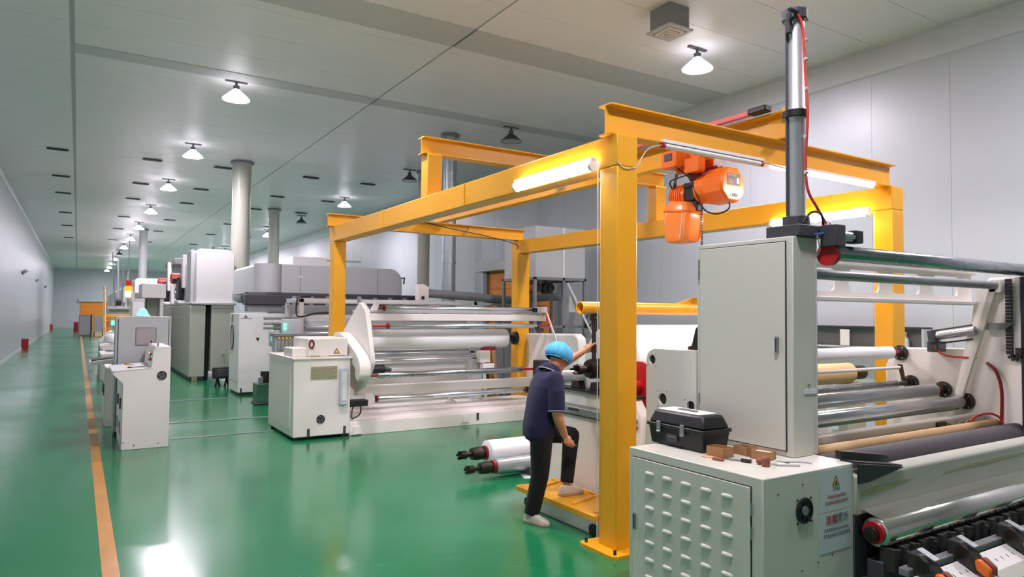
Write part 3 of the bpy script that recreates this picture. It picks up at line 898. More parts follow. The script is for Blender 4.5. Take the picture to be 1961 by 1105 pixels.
# right side frame
rp = [(2.4, 0.0), (3.96, 0.0), (3.96, 1.42), (3.9, 1.54), (3.78, 1.6), (3.2, 1.62), (3.14, 1.7), (3.06, 2.2), (3.0, 2.27), (2.76, 2.27), (2.76, 0.95), (2.4, 0.9)]
part('side_frame', MB().prism(rp, 'x', 7.0, 7.12), 'cream', t, 0.01)
box('black_column', 6.98, 7.13, 2.66, 2.755, 0.0, 2.27, 'black', t, 0.006)
# rollers and bars
def rl(x0, x1, y, z, r, **k):
    return roller(t, x0, x1, y, z, r, **k)
rl(4.22, 7.6, 2.73, 2.325, 0.052, m='steel', jm='red', jl=0.06, jr=0.8)
rl(4.2, 6.9, 2.92, 2.195, 0.036, m='dull_steel', jm='cream', jl=0.1, jr=0.9)
part('bearing_block', MB().box(6.9, 7.0, 2.87, 2.97, 2.13, 2.25), 'cream', t, 0.008)
part('bearing_nut', MB().lathe([(0, 0.03), (0.03, 0.04), (0.06, 0.03), (0.08, 0.012)], (7.0, 2.92, 2.2), (0.6, -1, 0), 10), 'black', t)
# beam with rounded openings
hol = [rrect(a, b, 2.1, 2.27, 0.04) for a, b in ((4.45, 4.87), (5.05, 5.47), (5.66, 6.08), (6.3, 6.73))]
part('pierced_beam', MB().prism([(4.16, 2.02), (6.98, 2.02), (6.98, 2.33), (4.16, 2.33)], 'y', 3.14, 3.16, hol), 'cream', t, 0.003)
part('beam_lip', MB().box(4.16, 6.98, 3.05, 3.2, 2.02, 2.05), 'cream', t, 0.004)
part('beam_lip', MB().box(4.16, 6.98, 3.1, 3.2, 2.3, 2.33), 'cream', t, 0.004)
# leaning link on the right
part('swing_link', MB().prism([(2.9, 2.17), (3.06, 2.17), (3.26, 1.2), (3.2, 1.17)], 'x', 6.9, 6.94), 'cream', t, 0.006)
part('link_bracket', MB().prism([(2.8, 1.86), (3.02, 1.86), (3.02, 1.8), (2.86, 1.8)], 'x', 6.93, 7.0), 'mid_grey', t)
# air cylinder of the link
ac = part('air_cylinder', MB().cyl((6.86, 3.4, 1.73), (6.86, 3.06, 1.79), 0.04, None, 20), 'steel', t)
part('cylinder_head', MB().obox((6.86, 3.42, 1.725), (0.05, 0, 0), (0, 0.03, -0.005), (0, 0.008, 0.055)), 'dark_grey', ac)
part('cylinder_bracket', MB().box(6.83, 6.99, 3.37, 3.47, 1.58, 1.68), 'dark_grey', ac, 0.008)
part('tie_rod', MB().cyl((6.8, 3.4, 1.78), (6.8, 3.06, 1.84), 0.008, None, 8), 'dark_steel', ac)
part('tie_rod', MB().cyl((6.9, 3.4, 1.66), (6.9, 3.1, 1.71), 0.008, None, 8), 'dark_steel', ac)
tub('hose', smooth_path([(6.84, 3.4, 1.66), (6.84, 3.38, 1.6), (6.86, 3.3, 1.55), (6.9, 3.15, 1.54), (6.96, 3.1, 1.54)]), 0.01, 'hose_red', t)
tub('hose', smooth_path([(6.97, 3.02, 1.5), (6.96, 2.94, 1.42), (6.96, 2.9, 1.25), (6.96, 2.91, 0.9), (6.96, 2.92, 0.7)]), 0.014, 'deep_red', t)
tub('hose', smooth_path([(6.6, 3.0, 1.0), (6.7, 2.98, 1.05), (6.85, 2.94, 1.06), (6.95, 2.9, 1.0), (6.96, 2.9, 0.85)]), 0.01, 'hose_red', t)
# drag chain hanging on the right frame
dc = thing('cable_chain', 'black plastic cable chain hanging down the right machine frame', 'chain', (6.97, 2.8, 1.6))
pth = [(2.835, 2.25 - 0.03 * k) for k in range(22)] + [(2.83, 1.58), (2.815, 1.558), (2.795, 1.55), (2.775, 1.56), (2.765, 1.585), (2.763, 1.62), (2.763, 1.65)]
for k in range(len(pth) - 1):
    (ya, za), (yb, zb) = pth[k], pth[k + 1]
    part('chain_link', MB().bar((6.965, ya, za), (6.965, ya + (yb - ya) * 0.85, za + (zb - za) * 0.85), 0.05, 0.022, (1, 0, 0)), 'black', dc)
# upper left motor and red flange
mo = part('feed_motor', MB().cyl((4.14, 2.68, 2.43), (4.34, 2.68, 2.43), 0.036, None, 18), 'steel', t)
part('motor_end', MB().box(4.34, 4.42, 2.64, 2.72, 2.39, 2.475), 'black', mo, 0.006)
part('motor_foot', MB().box(4.12, 4.22, 2.64, 2.76, 2.36, 2.5), 'dark_grey', mo, 0.006)
part('red_flange', MB().cyl((4.15, 2.73, 2.31), (4.19, 2.73, 2.31), 0.075, None, 24), 'red', t)
# lower bundle of rollers
rl(4.3, 6.8, 3.8, 1.555, 0.062, m='film_white', jm='deep_red', jl=0.14, jr=0.45)
rl(4.2, 6.72, 3.7, 1.26, 0.036, m='steel', jl=0.28, jr=0.6)
rl(4.2, 6.82, 3.4, 1.225, 0.058, m='film_grey', jm='deep_red', jl=0.14, jr=0.5)
rl(4.2, 6.87, 3.2, 1.135, 0.052, m='chrome', jl=0.1, jr=0.6)
for y, z in ((3.8, 1.55), (3.7, 1.26), (3.4, 1.225), (3.2, 1.135)):
    h = part('bearing_hub', MB().lathe([(0, 0.07), (0.012, 0.075), (0.03, 0.075), (0.035, 0.045), (0.07, 0.04)], (7.0, y, z), (-1, 0, 0), 20), 'dark_steel', t)
    bolts(h, [(6.965, y + 0.058 * math.cos(a), z + 0.058 * math.sin(a)) for a in [PI / 3 * i for i in range(6)]], (-1, 0, 0), 0.008, 'steel', 0.006)
part('guide_bar', MB().cyl((4.2, 3.75, 1.41), (6.9, 3.75, 1.41), 0.016, None, 12), 'cream', t)
part('guide_bracket', MB().prism([(3.7, 1.28), (3.73, 1.28), (3.77, 1.44), (3.73, 1.44)], 'x', 6.87, 6.89), 'dark_steel', t)
rl(4.2, 6.9, 3.28, 1.07, 0.026, m='grey_green', jl=0.08, jr=0.8)
bx_ = part('cross_beam', MB().box(4.2, 7.0, 3.06, 3.14, 0.97, 1.04), 'cream', t, 0.012)
part('beam_clamp', MB().box(6.15, 6.3, 3.04, 3.06, 0.96, 1.02), 'dark_steel', bx_, 0.004)
tub('wire', smooth_path([(6.3, 3.03, 1.0), (6.42, 3.02, 0.98), (6.5, 3.02, 1.01), (6.56, 3.02, 0.97), (6.62, 3.02, 1.01), (6.68, 3.02, 0.97), (6.72, 3.02, 0.99)]), 0.008, 'steel', t)
box('cross_beam', 4.2, 7.0, 3.3, 3.4, 0.7, 0.95, 'grey_green', t, 0.008)
rl(4.2, 7.0, 3.06, 0.86, 0.05, m='dull_steel', jl=0.05)
# tan core, rubber roll, front beam, silver film roll
rl(4.22, 6.98, 2.96, 0.96, 0.045, m='kraft', jl=0.05)
rl(4.2, 6.98, 2.8, 0.9, 0.09, m='rubber', jl=0.05)
part('front_beam', MB().prism([(2.5, 0.68), (2.68, 0.68), (2.68, 0.86), (2.6, 0.935), (2.53, 0.935), (2.5, 0.91)], 'x', 4.085, 6.99), 'grey_green', t, 0.01)
part('peeled_tape', MB().prism([(4.13, 0.79), (4.28, 0.79), (4.3, 0.8), (4.5, 0.812), (4.72, 0.835), (4.55, 0.842), (4.4, 0.834), (4.3, 0.838), (4.15, 0.826)], 'y', 2.4985, 2.5), 'brass_plate', t)
part('peeled_tape', MB().prism([(5.1, 0.825), (5.4, 0.83), (5.7, 0.822), (6.1, 0.835), (6.3, 0.832), (6.35, 0.85), (6.0, 0.856), (5.7, 0.85), (5.45, 0.848), (5.15, 0.838)], 'y', 2.4985, 2.5), 'brass_plate', t)
br_ = part('black_bracket', MB().prism([(4.082, 1.012), (4.082, 1.06), (4.6, 0.985), (4.66, 0.95), (4.64, 0.92), (4.56, 0.94)], 'y', 2.6, 2.64), 'black', t, 0.004)
part('black_bracket', MB().prism([(4.085, 1.0), (4.56, 0.935), (4.6, 0.925), (4.2, 0.875), (4.085, 0.875)], 'y', 2.485, 2.497), 'black', t, 0.003)
part('bracket_tray', MB().bar((4.09, 2.56, 1.005), (4.62, 2.56, 0.93), 0.1, 0.008), 'black', t)
box('dark_backing', 4.09, 6.99, 2.52, 2.56, 0.0, 0.68, 'dark_grey', t, 0.004)  # dark plate added to make the space behind the film roll dark
fr = rl(4.13, 6.98, 2.41, 0.595, 0.09, m='film_silver', jl=0.06, jr=0.5)
part('red_flange', MB().cyl((4.1, 2.41, 0.6), (4.132, 2.41, 0.6), 0.066, None, 28), 'red', fr)
part('spindle', MB().lathe([(0, 0.03), (0.02, 0.04), (0.035, 0.02)], (4.1, 2.41, 0.6), (-1, 0, 0), 16), 'dark_steel', fr)
part('film_web', MB().add([(4.14, 2.38, 0.684), (6.98, 2.38, 0.684), (6.98, 2.498, 0.715), (4.14, 2.498, 0.715), (4.14, 2.38, 0.68), (6.98, 2.38, 0.68), (6.98, 2.498, 0.711), (4.14, 2.498, 0.711)], [(0, 1, 2, 3), (7, 6, 5, 4), (0, 4, 5, 1), (1, 5, 6, 2), (2, 6, 7, 3), (3, 7, 4, 0)]), 'film_silver', t)
# knife bank
kb = box('knife_beam', 4.1, 6.98, 2.35, 2.45, 0.3, 0.44, 'dark_grey', t, 0.008)
for k in range(52):
    x = 4.12 + k * 0.055
    part('knife_holder', MB().box(x, x + 0.042 - 0.012 * (k % 3 == 0), 2.29 + 0.012 * (k % 2), 2.38, 0.39, 0.525 - 0.015 * (k % 4 == 1)), 'knife_grey', kb)
    if k % 6 == 2:
        part('knife_screw', MB().cyl((x + 0.02, 2.28, 0.5), (x + 0.02, 2.295, 0.5), 0.01, None, 8), 'steel', kb)
part('guide_rail', MB().box(4.1, 6.98, 2.2, 2.26, 0.4, 0.445), 'mid_grey', t, 0.006)
rs = part('ruler_strip', MB().prism([(2.06, 0.335), (2.18, 0.4), (2.18, 0.41), (2.06, 0.345)], 'x', 4.1, 6.98), 'paper', t)
for k in range(38):
    x = 4.14 + k * 0.075
    part('ruler_mark', MB().obox((x, 2.115, 0.3755), (0.003, 0, 0), (0, 0.009, 0.0049), (0, -0.0005, 0.0009)), 'hazard_black', rs)
ed = part('ruler_rail', MB().prism([(1.98, 0.28), (2.06, 0.32), (2.06, 0.345), (2.03, 0.345), (1.98, 0.31)], 'x', 4.1, 6.98), 'grey_green', t)
for k in range(56):
    x = 4.12 + k * 0.05
    part('rail_tooth', MB().box(x, x + 0.025, 1.965, 1.982, 0.275, 0.305), 'grey_green', ed)
box('tray', 4.12, 6.98, 2.3, 2.6, 0.0, 0.29, 'dark_grey', t, 0.01)
kp = None
for i, x in enumerate((4.2, 4.66, 5.3, 5.95)):
    if kp is None:
        kn = thing('slitting_knife', 'k', 'knife', (0, 0, 0))
        body = part('slide_block', MB().prism([(2.07, 0.37), (2.24, 0.43), (2.24, 0.53), (2.16, 0.535), (2.08, 0.45)], 'x', -0.05, 0.055), 'knife_grey', kn, 0.012)
        part('pressure_drum', MB().cyl((-0.054, 2.15, 0.47), (-0.02, 2.15, 0.47), 0.04, None, 18), 'dark_steel', kn)
        part('top_clip', MB().prism([(2.1, 0.5), (2.2, 0.54), (2.2, 0.55), (2.1, 0.51)], 'x', -0.01, 0.05), 'dull_steel', kn)
        part('handle', MB().prism([(2.0, 0.34), (2.08, 0.385), (2.1, 0.44), (2.06, 0.455), (2.0, 0.41)], 'x', -0.045, -0.005), 'orange', kn, 0.012)
        part('handle', MB().prism([(2.0, 0.34), (2.08, 0.385), (2.1, 0.44), (2.06, 0.455), (2.0, 0.41)], 'x', 0.022, 0.06), 'copper_brown', kn, 0.01)
        part('blade_clip', MB().box(0.0, 0.02, 1.97, 2.08, 0.345, 0.37), 'steel', kn, 0.004)
        for q in range(3):
            part('spring_wire', MB().cyl((-0.03 + q * 0.04, 1.99, 0.34), (-0.04 + q * 0.045, 1.96, 0.29), 0.005, None, 6), 'steel', kn)
        kp = kn
        o = kn
    else:
        o = copy_tree(kp)
    o.location = (x, 0, 0)
    o['group'] = 'slitting knives on the ruler rail'
    o['label'] = 'slitting knife slide with orange handle on the white ruler rail, ' + ORD[i] + ' from the louvred cabinet'

# ------------------------------------------------------------------ things on the louvred cabinet
t = thing('toolbox', 'black plastic toolbox with two grey latches on the louvred cabinet', 'toolbox', (3.62, 3.42, CZ))
x0, x1, y0, y1, zb = 3.47, 3.73, 3.17, 3.68, CZ + 0.001
def taper(mb, xa, xb, ya, yb, za, xc, xd, yc, yd, zc):
    return mb.add([(xa, ya, za), (xb, ya, za), (xb, yb, za), (xa, yb, za), (xc, yc, zc), (xd, yc, zc), (xd, yd, zc), (xc, yd, zc)],
                  [(3, 2, 1, 0), (4, 5, 6, 7), (0, 1, 5, 4), (1, 2, 6, 5), (2, 3, 7, 6), (3, 0, 4, 7)])
part('tub', taper(MB(), x0 + 0.015, x1 - 0.015, y0 + 0.015, y1 - 0.015, zb, x0, x1, y0, y1, zb + 0.13), 'black', t, 0.01)
part('rim', MB().prism(rrect(x0 - 0.012, x1 + 0.012, y0 - 0.014, y1 + 0.014, 0.02), 'z', zb + 0.125, zb + 0.148), 'black', t, 0.005)
lid = part('lid', taper(MB(), x0, x1, y0, y1, zb + 0.148, x0 + 0.035, x1 - 0.035, y0 + 0.03, y1 - 0.03, zb + 0.235), 'black', t, 0.016)
part('lid_sheen_panel', MB().prism(rrect(x0 + 0.045, x1 - 0.045, y0 + 0.075, y1 - 0.045, 0.02), 'z', zb + 0.233, zb + 0.242), 'paper', lid, 0.003)  # pale colour stands for the reflection on top of the black lid
part('carry_handle', MB().prism(rrect(x0 + 0.11, x0 + 0.15, y0 + 0.17, y0 + 0.34, 0.015), 'z', zb + 0.242, zb + 0.25, [rrect(x0 + 0.12, x0 + 0.14, y0 + 0.19, y0 + 0.32, 0.008)]), 'mid_grey', lid)
for y in (3.34, 3.56):
    la = part('latch', MB().box(x0 - 0.024, x0 - 0.012, y - 0.017, y + 0.017, zb + 0.09, zb + 0.165), 'dull_steel', t, 0.004)
    part('latch_tip', MB().box(x0 - 0.03, x0 - 0.012, y - 0.014, y + 0.014, zb + 0.088, zb + 0.1), 'steel', la, 0.003)
part('emblem', MB().prism(rrect(3.4, 3.5, zb + 0.035, zb + 0.09, 0.02), 'x', x0 - 0.004, x0 + 0.008), 'dark_grey', t, 0.002)
part('emblem_line', MB().box(x0 - 0.0055, x0 - 0.004, 3.41, 3.49, zb + 0.068, zb + 0.075), 'mid_grey', t)

def open_box(cx, cy, w, d, h, rz, label, m='cardboard', fill=None):
    t = thing('small_carton', label, 'carton', (cx, cy, CZ), 'open cartons on the louvred cabinet')
    c, s = math.cos(rz), math.sin(rz)
    u, v = Vector((c, s, 0)), Vector((-s, c, 0))
    o = Vector((cx, cy, CZ + 0.001))
    z = Vector((0, 0, 1))
    e = 0.0025
    part('base', MB().obox(o + z * e, u * w / 2, v * d / 2, z * e), m, t)
    for sg_ in (-1, 1):
        part('wall', MB().obox(o + u * sg_ * (w / 2 - e) + z * h / 2, u * e, v * d / 2, z * h / 2), m, t)
        part('wall', MB().obox(o + v * sg_ * (d / 2 - e) + z * h / 2, u * w / 2, v * e, z * h / 2), m, t)
    if fill:
        part('contents', MB().obox(o + z * h * 0.45, u * (w / 2 - 3 * e), v * (d / 2 - 3 * e), z * h * 0.4), fill, t, 0.004)
    return t
open_box(3.52, 3.075, 0.1, 0.135, 0.062, 0.1, 'light brown open carton right beside the black toolbox')
open_box(3.71, 3.03, 0.09, 0.12, 0.055, -0.1, 'reddish brown open carton behind the other two by the tall cabinet')
open_box(3.7, 2.885, 0.09, 0.13, 0.052, 0.25, 'brown carton with white parts inside near the cabinet door corner', fill='paper')
def small(name, label, cat, mb, m, org, bev=0.002):
    return tag(part(name, mb, m, None, bev, 40, None, org), label, cat)
z0 = CZ + 0.001
small('carton_flap', 'flat tan cardboard scrap lying in front of the light brown carton', 'cardboard', MB().prism([(3.4, 3.12), (3.46, 3.14), (3.47, 3.02), (3.42, 3.01)], 'z', z0, z0 + 0.004), 'kraft', (3.43, 3.07, z0))
small('metal_part', 'small rusty metal plate on the cabinet edge below the cartons', 'metal part', MB().prism([(3.385, 3.02), (3.42, 3.04), (3.44, 2.97), (3.4, 2.95)], 'z', z0, z0 + 0.012), 'copper_brown', (3.41, 3.0, z0))
t = thing('hex_key', 'thin steel rod with dark grip lying between cartons and copper weight', 'tool', (3.47, 2.9, z0))
part('rod', MB().cyl((3.46, 2.99, z0 + 0.006), (3.5, 2.89, z0 + 0.006), 0.005, None, 8), 'steel', t)
part('grip', MB().cyl((3.5, 2.89, z0 + 0.011), (3.52, 2.83, z0 + 0.011), 0.011, None, 10), 'dark_steel', t)
small('copper_fitting', 'reddish copper fitting next to the upright brown weight', 'metal part', MB().lathe([(0, 0.012), (0.01, 0.02), (0.025, 0.02), (0.04, 0.01)], (3.53, 2.8, z0 + 0.02), (0.3, -1, 0), 12), 'copper_brown', (3.53, 2.79, z0))
small('brown_weight', 'brown metal block standing upright at the front of the clutter', 'metal part', MB().lathe([(0, 0.024), (0.04, 0.026), (0.055, 0.02), (0.06, 0.012)], (3.52, 2.725, z0), (0, 0, 1), 12), 'copper_brown', (3.52, 2.725, z0))
t = thing('utility_knife', 'white utility knife with dark edge lying flat on the cabinet', 'tool', (3.66, 2.68, z0))
part('body', MB().bar((3.6, 2.71, z0 + 0.008), (3.71, 2.63, z0 + 0.008), 0.028, 0.014), 'paper', t, 0.003)
part('blade', MB().bar((3.57, 2.735, z0 + 0.008), (3.6, 2.71, z0 + 0.008), 0.018, 0.003), 'steel', t)
part('slider', MB().bar((3.64, 2.68, z0 + 0.017), (3.66, 2.665, z0 + 0.017), 0.012, 0.005), 'dark_grey', t)
t = thing('cutter_tool', 'second slim grey cutter lying by the white utility knife', 'tool', (3.74, 2.72, z0))
part('body', MB().bar((3.7, 2.75, z0 + 0.006), (3.79, 2.69, z0 + 0.006), 0.02, 0.011), 'light_grey', t, 0.003)
part('blade', MB().bar((3.675, 2.767, z0 + 0.006), (3.7, 2.75, z0 + 0.006), 0.013, 0.003), 'steel', t)
small('plastic_bag', 'crumpled clear plastic wrap at the corner of the cabinet', 'plastic wrap', MB().prism([(3.8, 2.7), (3.86, 2.74), (3.87, 2.68), (3.83, 2.63)], 'z', z0, z0 + 0.01), 'hose_clear', (3.83, 2.68, z0))
# ------------------------------------------------------------------ roll stand with jumbo roll, step, spreader bar
t = thing('roll_stand', 'cream roll stand with low side panels behind the near yellow post', 'machine', (5.5, 5.4, 0))
sx0, sx1 = 4.27, 4.37
part('side_panel', MB().prism([(4.62, 0.05), (6.05, 0.05), (6.05, 1.14), (4.72, 1.14), (4.62, 1.0)], 'x', sx0, sx1), 'cream', t, 0.01)
part('top_rail', MB().box(sx0 - 0.03, sx1 + 0.03, 4.7, 6.05, 1.14, 1.16), 'black', t)
part('rail_plate', MB().box(sx0 - 0.012, sx0, 4.7, 6.05, 1.0, 1.12), 'white_paint', t, 0.004)
part('slide_rail', MB().box(sx0 - 0.02, sx0, 4.66, 6.05, 0.93, 0.97), 'dull_steel', t, 0.004)
part('slide_rail', MB().box(sx0 - 0.012, sx0, 4.66, 6.05, 0.885, 0.9), 'dark_grey', t, 0.002)
part('slide_block', MB().box(sx0 - 0.03, sx0 - 0.02, 5.5, 5.66, 0.94, 0.96), 'black', t)
part('label_card', MB().prism([(5.5, 0.6), (5.62, 0.6), (5.6, 0.7)], 'x', sx0 - 0.004, sx0 - 0.001), 'paper', t)
part('side_panel', MB().prism([(4.62, 0.05), (6.05, 0.05), (6.05, 1.14), (4.62, 1.14)], 'x', 7.0, 7.1), 'cream', t, 0.01)
part('foot_beam', MB().box(sx0, 7.1, 5.8, 6.0, 0.0, 0.1), 'cream', t, 0.008)
part('foot_beam', MB().box(sx0, 7.1, 4.7, 4.9, 0.0, 0.1), 'cream', t, 0.008)
# rounded near cover beside the slitter plate and the red wheel above it
part('round_cover', MB().prism(rrect(4.3, 4.6, 0.2, 1.12, 0.12), 'x', 4.3, 4.42), 'cream', t, 0.02)
part('red_wheel', MB().lathe([(0, 0.2), (0.02, 0.24), (0.06, 0.24), (0.07, 0.2), (0.07, 0.06), (0.16, 0.06), (0.2, 0.03)], (4.62, 4.96, 1.22), (-1, 0, 0), 32), 'red', t)
for y, z in ((5.3, 1.16), (5.6, 1.16)):
    part('saddle', MB().prism([(y - 0.08, 1.16), (y + 0.08, 1.16), (y + 0.05, 1.24), (y - 0.05, 1.24)], 'x', sx0 + 0.01, sx1 - 0.01), 'dark_steel', t, 0.006)

ra_y, ra_z = 5.45, 1.36
t = thing('jumbo_film_roll', 'huge white film roll with dark shaft resting in the roll stand', 'film roll', (5.7, ra_y, ra_z))
part('wound_film', MB().lathe([(0, 0.12), (0, 0.4), (0.012, 0.44), (0.03, 0.44), (2.2, 0.44), (2.24, 0.4), (2.24, 0.12)], (4.62, ra_y, ra_z), (1, 0, 0), 64), 'film_white', t)
sh = part('shaft', MB().lathe([(0, 0.05), (0.06, 0.05), (0.065, 0.035), (0.13, 0.035), (0.135, 0.085), (0.17, 0.1), (0.22, 0.1), (0.225, 0.09), (0.25, 0.09), (0.255, 0.1), (0.3, 0.1), (0.305, 0.07), (0.52, 0.07)], (4.19, ra_y, ra_z), (1, 0, 0), 28), 'dark_steel', t)
for k in range(3):
    a = 2 * PI * k / 3
    part('jaw', MB().obox((4.17, ra_y + 0.034 * math.cos(a), ra_z + 0.034 * math.sin(a)), (0.035, 0, 0), (0, 0.012 * math.cos(a), 0.012 * math.sin(a)), (0, -0.012 * math.sin(a), 0.012 * math.cos(a))), 'dark_steel', sh)
part('core', MB().lathe([(0, 0.12), (0.02, 0.125), (0.03, 0.1)], (4.61, ra_y, ra_z), (-1, 0, 0), 24), 'deep_red', t)
# smaller core roll lying behind the man
t = thing('narrow_roll', 'slim pale grey film core lying on the roll stand behind the worker', 'film roll', (4.6, 5.98, 1.2))
part('wound_film', MB().lathe([(0, 0.05), (0.01, 0.075), (0.37, 0.075), (0.38, 0.05)], (4.3, 5.975, 1.236), (1, 0, 0), 24), 'film_grey', t)
part('core', MB().cyl((4.27, 5.975, 1.236), (4.33, 5.975, 1.236), 0.045, None, 16), 'mid_grey', t)

# spreader bar with two drop rods
t = thing('spreader_bar', 'yellow tubular lifting bar held above the huge white roll', 'lifting bar', (5.6, ra_y, 1.97))
part('tube', MB().lathe([(0, 0.052), (0, 0.063), (2.75, 0.063), (2.75, 0.052), (0, 0.052)], (4.22, ra_y, 1.97), (1, 0, 0), 28, caps=False), 'yellow', t)
part('lug', MB().prism([(5.5, 2.02), (6.2, 2.02), (5.9, 2.1), (5.8, 2.1)], 'y', ra_y - 0.01, ra_y + 0.01), 'yellow', t)
for x in (4.4, 6.86):
    r = part('drop_rod', MB().bar((x, ra_y, 1.9), (x, ra_y, 1.4), 0.05, 0.014, (0, 1, 0)), 'dark_steel', t, 0.004)
    part('clevis', MB().box(x - 0.035, x + 0.035, ra_y - 0.03, ra_y + 0.03, 1.84, 1.92), 'dark_steel', r, 0.008)
    part('pin', MB().cyl((x, ra_y - 0.045, 1.87), (x, ra_y + 0.045, 1.87), 0.012, None, 8), 'copper_brown', r)

# yellow step platform
t = thing('step_platform', 'low yellow step platform on a white base under the worker\'s foot', 'step', (3.93, 5.1, 0))
box('base', 3.82, 4.2, 4.64, 5.78, 0.0, 0.15, 'white_paint', t, 0.006)
dk = part('deck', MB().prism([(3.74, 0.15), (4.2, 0.15), (4.2, 0.2), (3.74, 0.2)], 'y', 4.62, 5.85), 'yellow_deck', t, 0.005)
for y in (4.68, 5.0, 5.62):
    part('cleat', MB().bar((3.8, y, 0.206), (4.18, y + 0.12, 0.206), 0.035, 0.014), 'yellow', dk)
part('edge_bar', MB().box(4.17, 4.21, 4.62, 5.85, 0.2, 0.215), 'yellow', dk)
part('caster', MB().cyl((3.8, 5.74, 0.05), (3.84, 5.74, 0.05), 0.05, None, 16), 'black', t)
part('caster', MB().cyl((3.8, 4.72, 0.05), (3.84, 4.72, 0.05), 0.05, None, 16), 'black', t)

# rolls on the floor
def floor_roll(x0, y, z, r, L, m, label, rs):
    t = thing('floor_roll', label, 'film roll', (x0 + L / 2, y, 0), 'shafted rolls on the floor')
    part('wound_film', MB().lathe([(0, r * 0.6), (0.02, r), (L - 0.02, r), (L, r * 0.6)], (x0, y, z), (1, 0, 0), 40), m, t)
    part('red_collar', MB().cyl((x0 - 0.03, y, z), (x0 + 0.01, y, z), rs * 1.35, None, 24), 'deep_red', t)
    s = part('shaft', MB().lathe([(0, rs * 0.75), (0.07, rs * 0.8), (0.075, rs * 0.5), (0.14, rs * 0.5), (0.145, rs * 1.1), (0.2, rs * 1.25), (0.26, rs * 1.25), (0.265, rs), (0.36, rs)], (x0 - 0.34, y, z), (1, 0, 0), 24), 'dark_steel', t)
    for k in range(4):
        a = PI / 2 * k
        part('jaw', MB().obox((x0 - 0.345, y + rs * 0.55 * math.cos(a), z + rs * 0.55 * math.sin(a)), (0.03, 0, 0), (0, 0.014 * math.cos(a), 0.014 * math.sin(a)), (0, -0.014 * math.sin(a), 0.014 * math.cos(a))), 'dark_steel', s)
    return t
floor_roll(4.2, 7.25, 0.235, 0.145, 1.9, 'film_white', 'thick white film roll on a shaft lying low beside the roll stand', 0.062)
floor_roll(4.13, 6.93, 0.135, 0.085, 1.6, 'film_grey', 'thinner clear film roll on a shaft in front of the thick white one', 0.055)
t = thing('roll_cradle', 'low dark cradle holding the two floor rolls off the floor', 'cradle', (4.9, 7.1, 0))
for x in (4.55, 5.5):
    part('cradle_arm', MB().prism([(6.8, 0.0), (7.5, 0.0), (7.5, 0.13), (7.4, 0.15), (7.33, 0.11), (7.17, 0.11), (7.08, 0.12), (7.02, 0.07), (6.93, 0.045), (6.86, 0.07), (6.8, 0.07)], 'x', x, x + 0.08), 'dark_grey', t)
t = part('paper_sheet', MB().add([(4.42, 6.72, 0.002), (4.95, 6.68, 0.002), (4.9, 6.95, 0.004), (4.5, 6.95, 0.003)], [(0, 1, 2, 3)]), 'film_web', org=(4.7, 6.8, 0.002))
tag(t, 'torn white film scrap lying on the green floor under the rolls', 'film scrap')
m_ = t.modifiers.new('solid', 'SOLIDIFY'); m_.thickness = 0.002

# kraft roll standing deeper in the slitter
t = thing('kraft_roll', 'tan paper roll with black chuck seen between the slitter rollers', 'paper roll', (6.0, 4.62, 1.27))
part('wound_paper', MB().lathe([(0, 0.06), (0.01, 0.115), (2.9, 0.115), (2.92, 0.06)], (4.5, 4.62, 1.27), (1, 0, 0), 36), 'kraft', t)
part('chuck', MB().lathe([(0, 0.05), (0.06, 0.05), (0.065, 0.08), (0.24, 0.08), (0.25, 0.05)], (7.42, 4.62, 1.27), (1, 0, 0), 20), 'black', t)
t2 = box('chuck_stand', 7.3, 7.64, 4.56, 4.68, 0.0, 1.16, 'grey_green', t)
# ------------------------------------------------------------------ unwinder in the middle
t = thing('unwinder_machine', 'cream unwinding machine with drive box, swing arm and many rollers', 'machine', (5.2, 10.9, 0))
U = t
b = box('drive_box', 2.72, 3.58, 10.35, 11.9, 0.05, 1.2, 'cream', t, 0.012)
for x in (2.78, 3.5):
    for y in (10.42, 11.8):
        part('foot', MB().cyl((x, y, 0.0), (x, y, 0.06), 0.03, None, 12), 'dark_steel', b)
for x in (2.95, 3.5):
    part('foot_slot', MB().box(x - 0.02, x + 0.02, 10.34, 10.352, 0.05, 0.17), 'dark_grey', b)
box('lid', 2.7, 3.6, 10.33, 11.92, 1.195, 1.225, 'cream', b, 0.006)
box('side_panel', 2.708, 2.72, 10.5, 11.8, 0.15, 1.1, 'cream', b, 0.004)
npl = box('name_plate', 2.97, 3.37, 10.338, 10.35, 0.9, 1.09, 'brass_plate', b, 0.002)
for k in range(5):
    box('plate_line', 2.99, 3.35 - 0.04 * (k % 2), 10.3365, 10.338, 0.925 + k * 0.03, 0.935 + k * 0.03, 'mid_grey', npl, 0)
hc = part('cable_cover', MB().prism(rrect(3.4, 3.53, 0.5, 1.06, 0.02), 'y', 10.28, 10.35), 'blue_grey', b, 0.012)
part('cover_strip', MB().box(3.43, 3.5, 10.272, 10.28, 0.56, 1.0), 'white_paint', hc, 0.003)
fn = part('fan', MB().prism(circ(3.13, 0.3, 0.062, 24), 'y', 10.338, 10.35, [circ(3.13, 0.3, 0.05, 24)]), 'black', b)
part('fan_well', MB().cyl((3.13, 10.347, 0.3), (3.13, 10.349, 0.3), 0.05, None, 24), 'mid_grey', fn)
for k in range(5):
    a = 2 * PI * k / 5
    part('fan_blade', MB().obox((3.13 + 0.028 * math.cos(a), 10.343, 0.3 + 0.028 * math.sin(a)), (0.022 * math.cos(a), 0, 0.022 * math.sin(a)), (-0.009 * math.sin(a), 0.002, 0.009 * math.cos(a)), (0, 0.001, 0)), 'black', fn)
ub = box('upper_box', 2.95, 3.57, 10.45, 11.3, 1.225, 1.51, 'cream', t, 0.02)
box('junction_box', 2.73, 2.95, 10.5, 11.0, 1.225, 1.36, 'cream', t, 0.01)
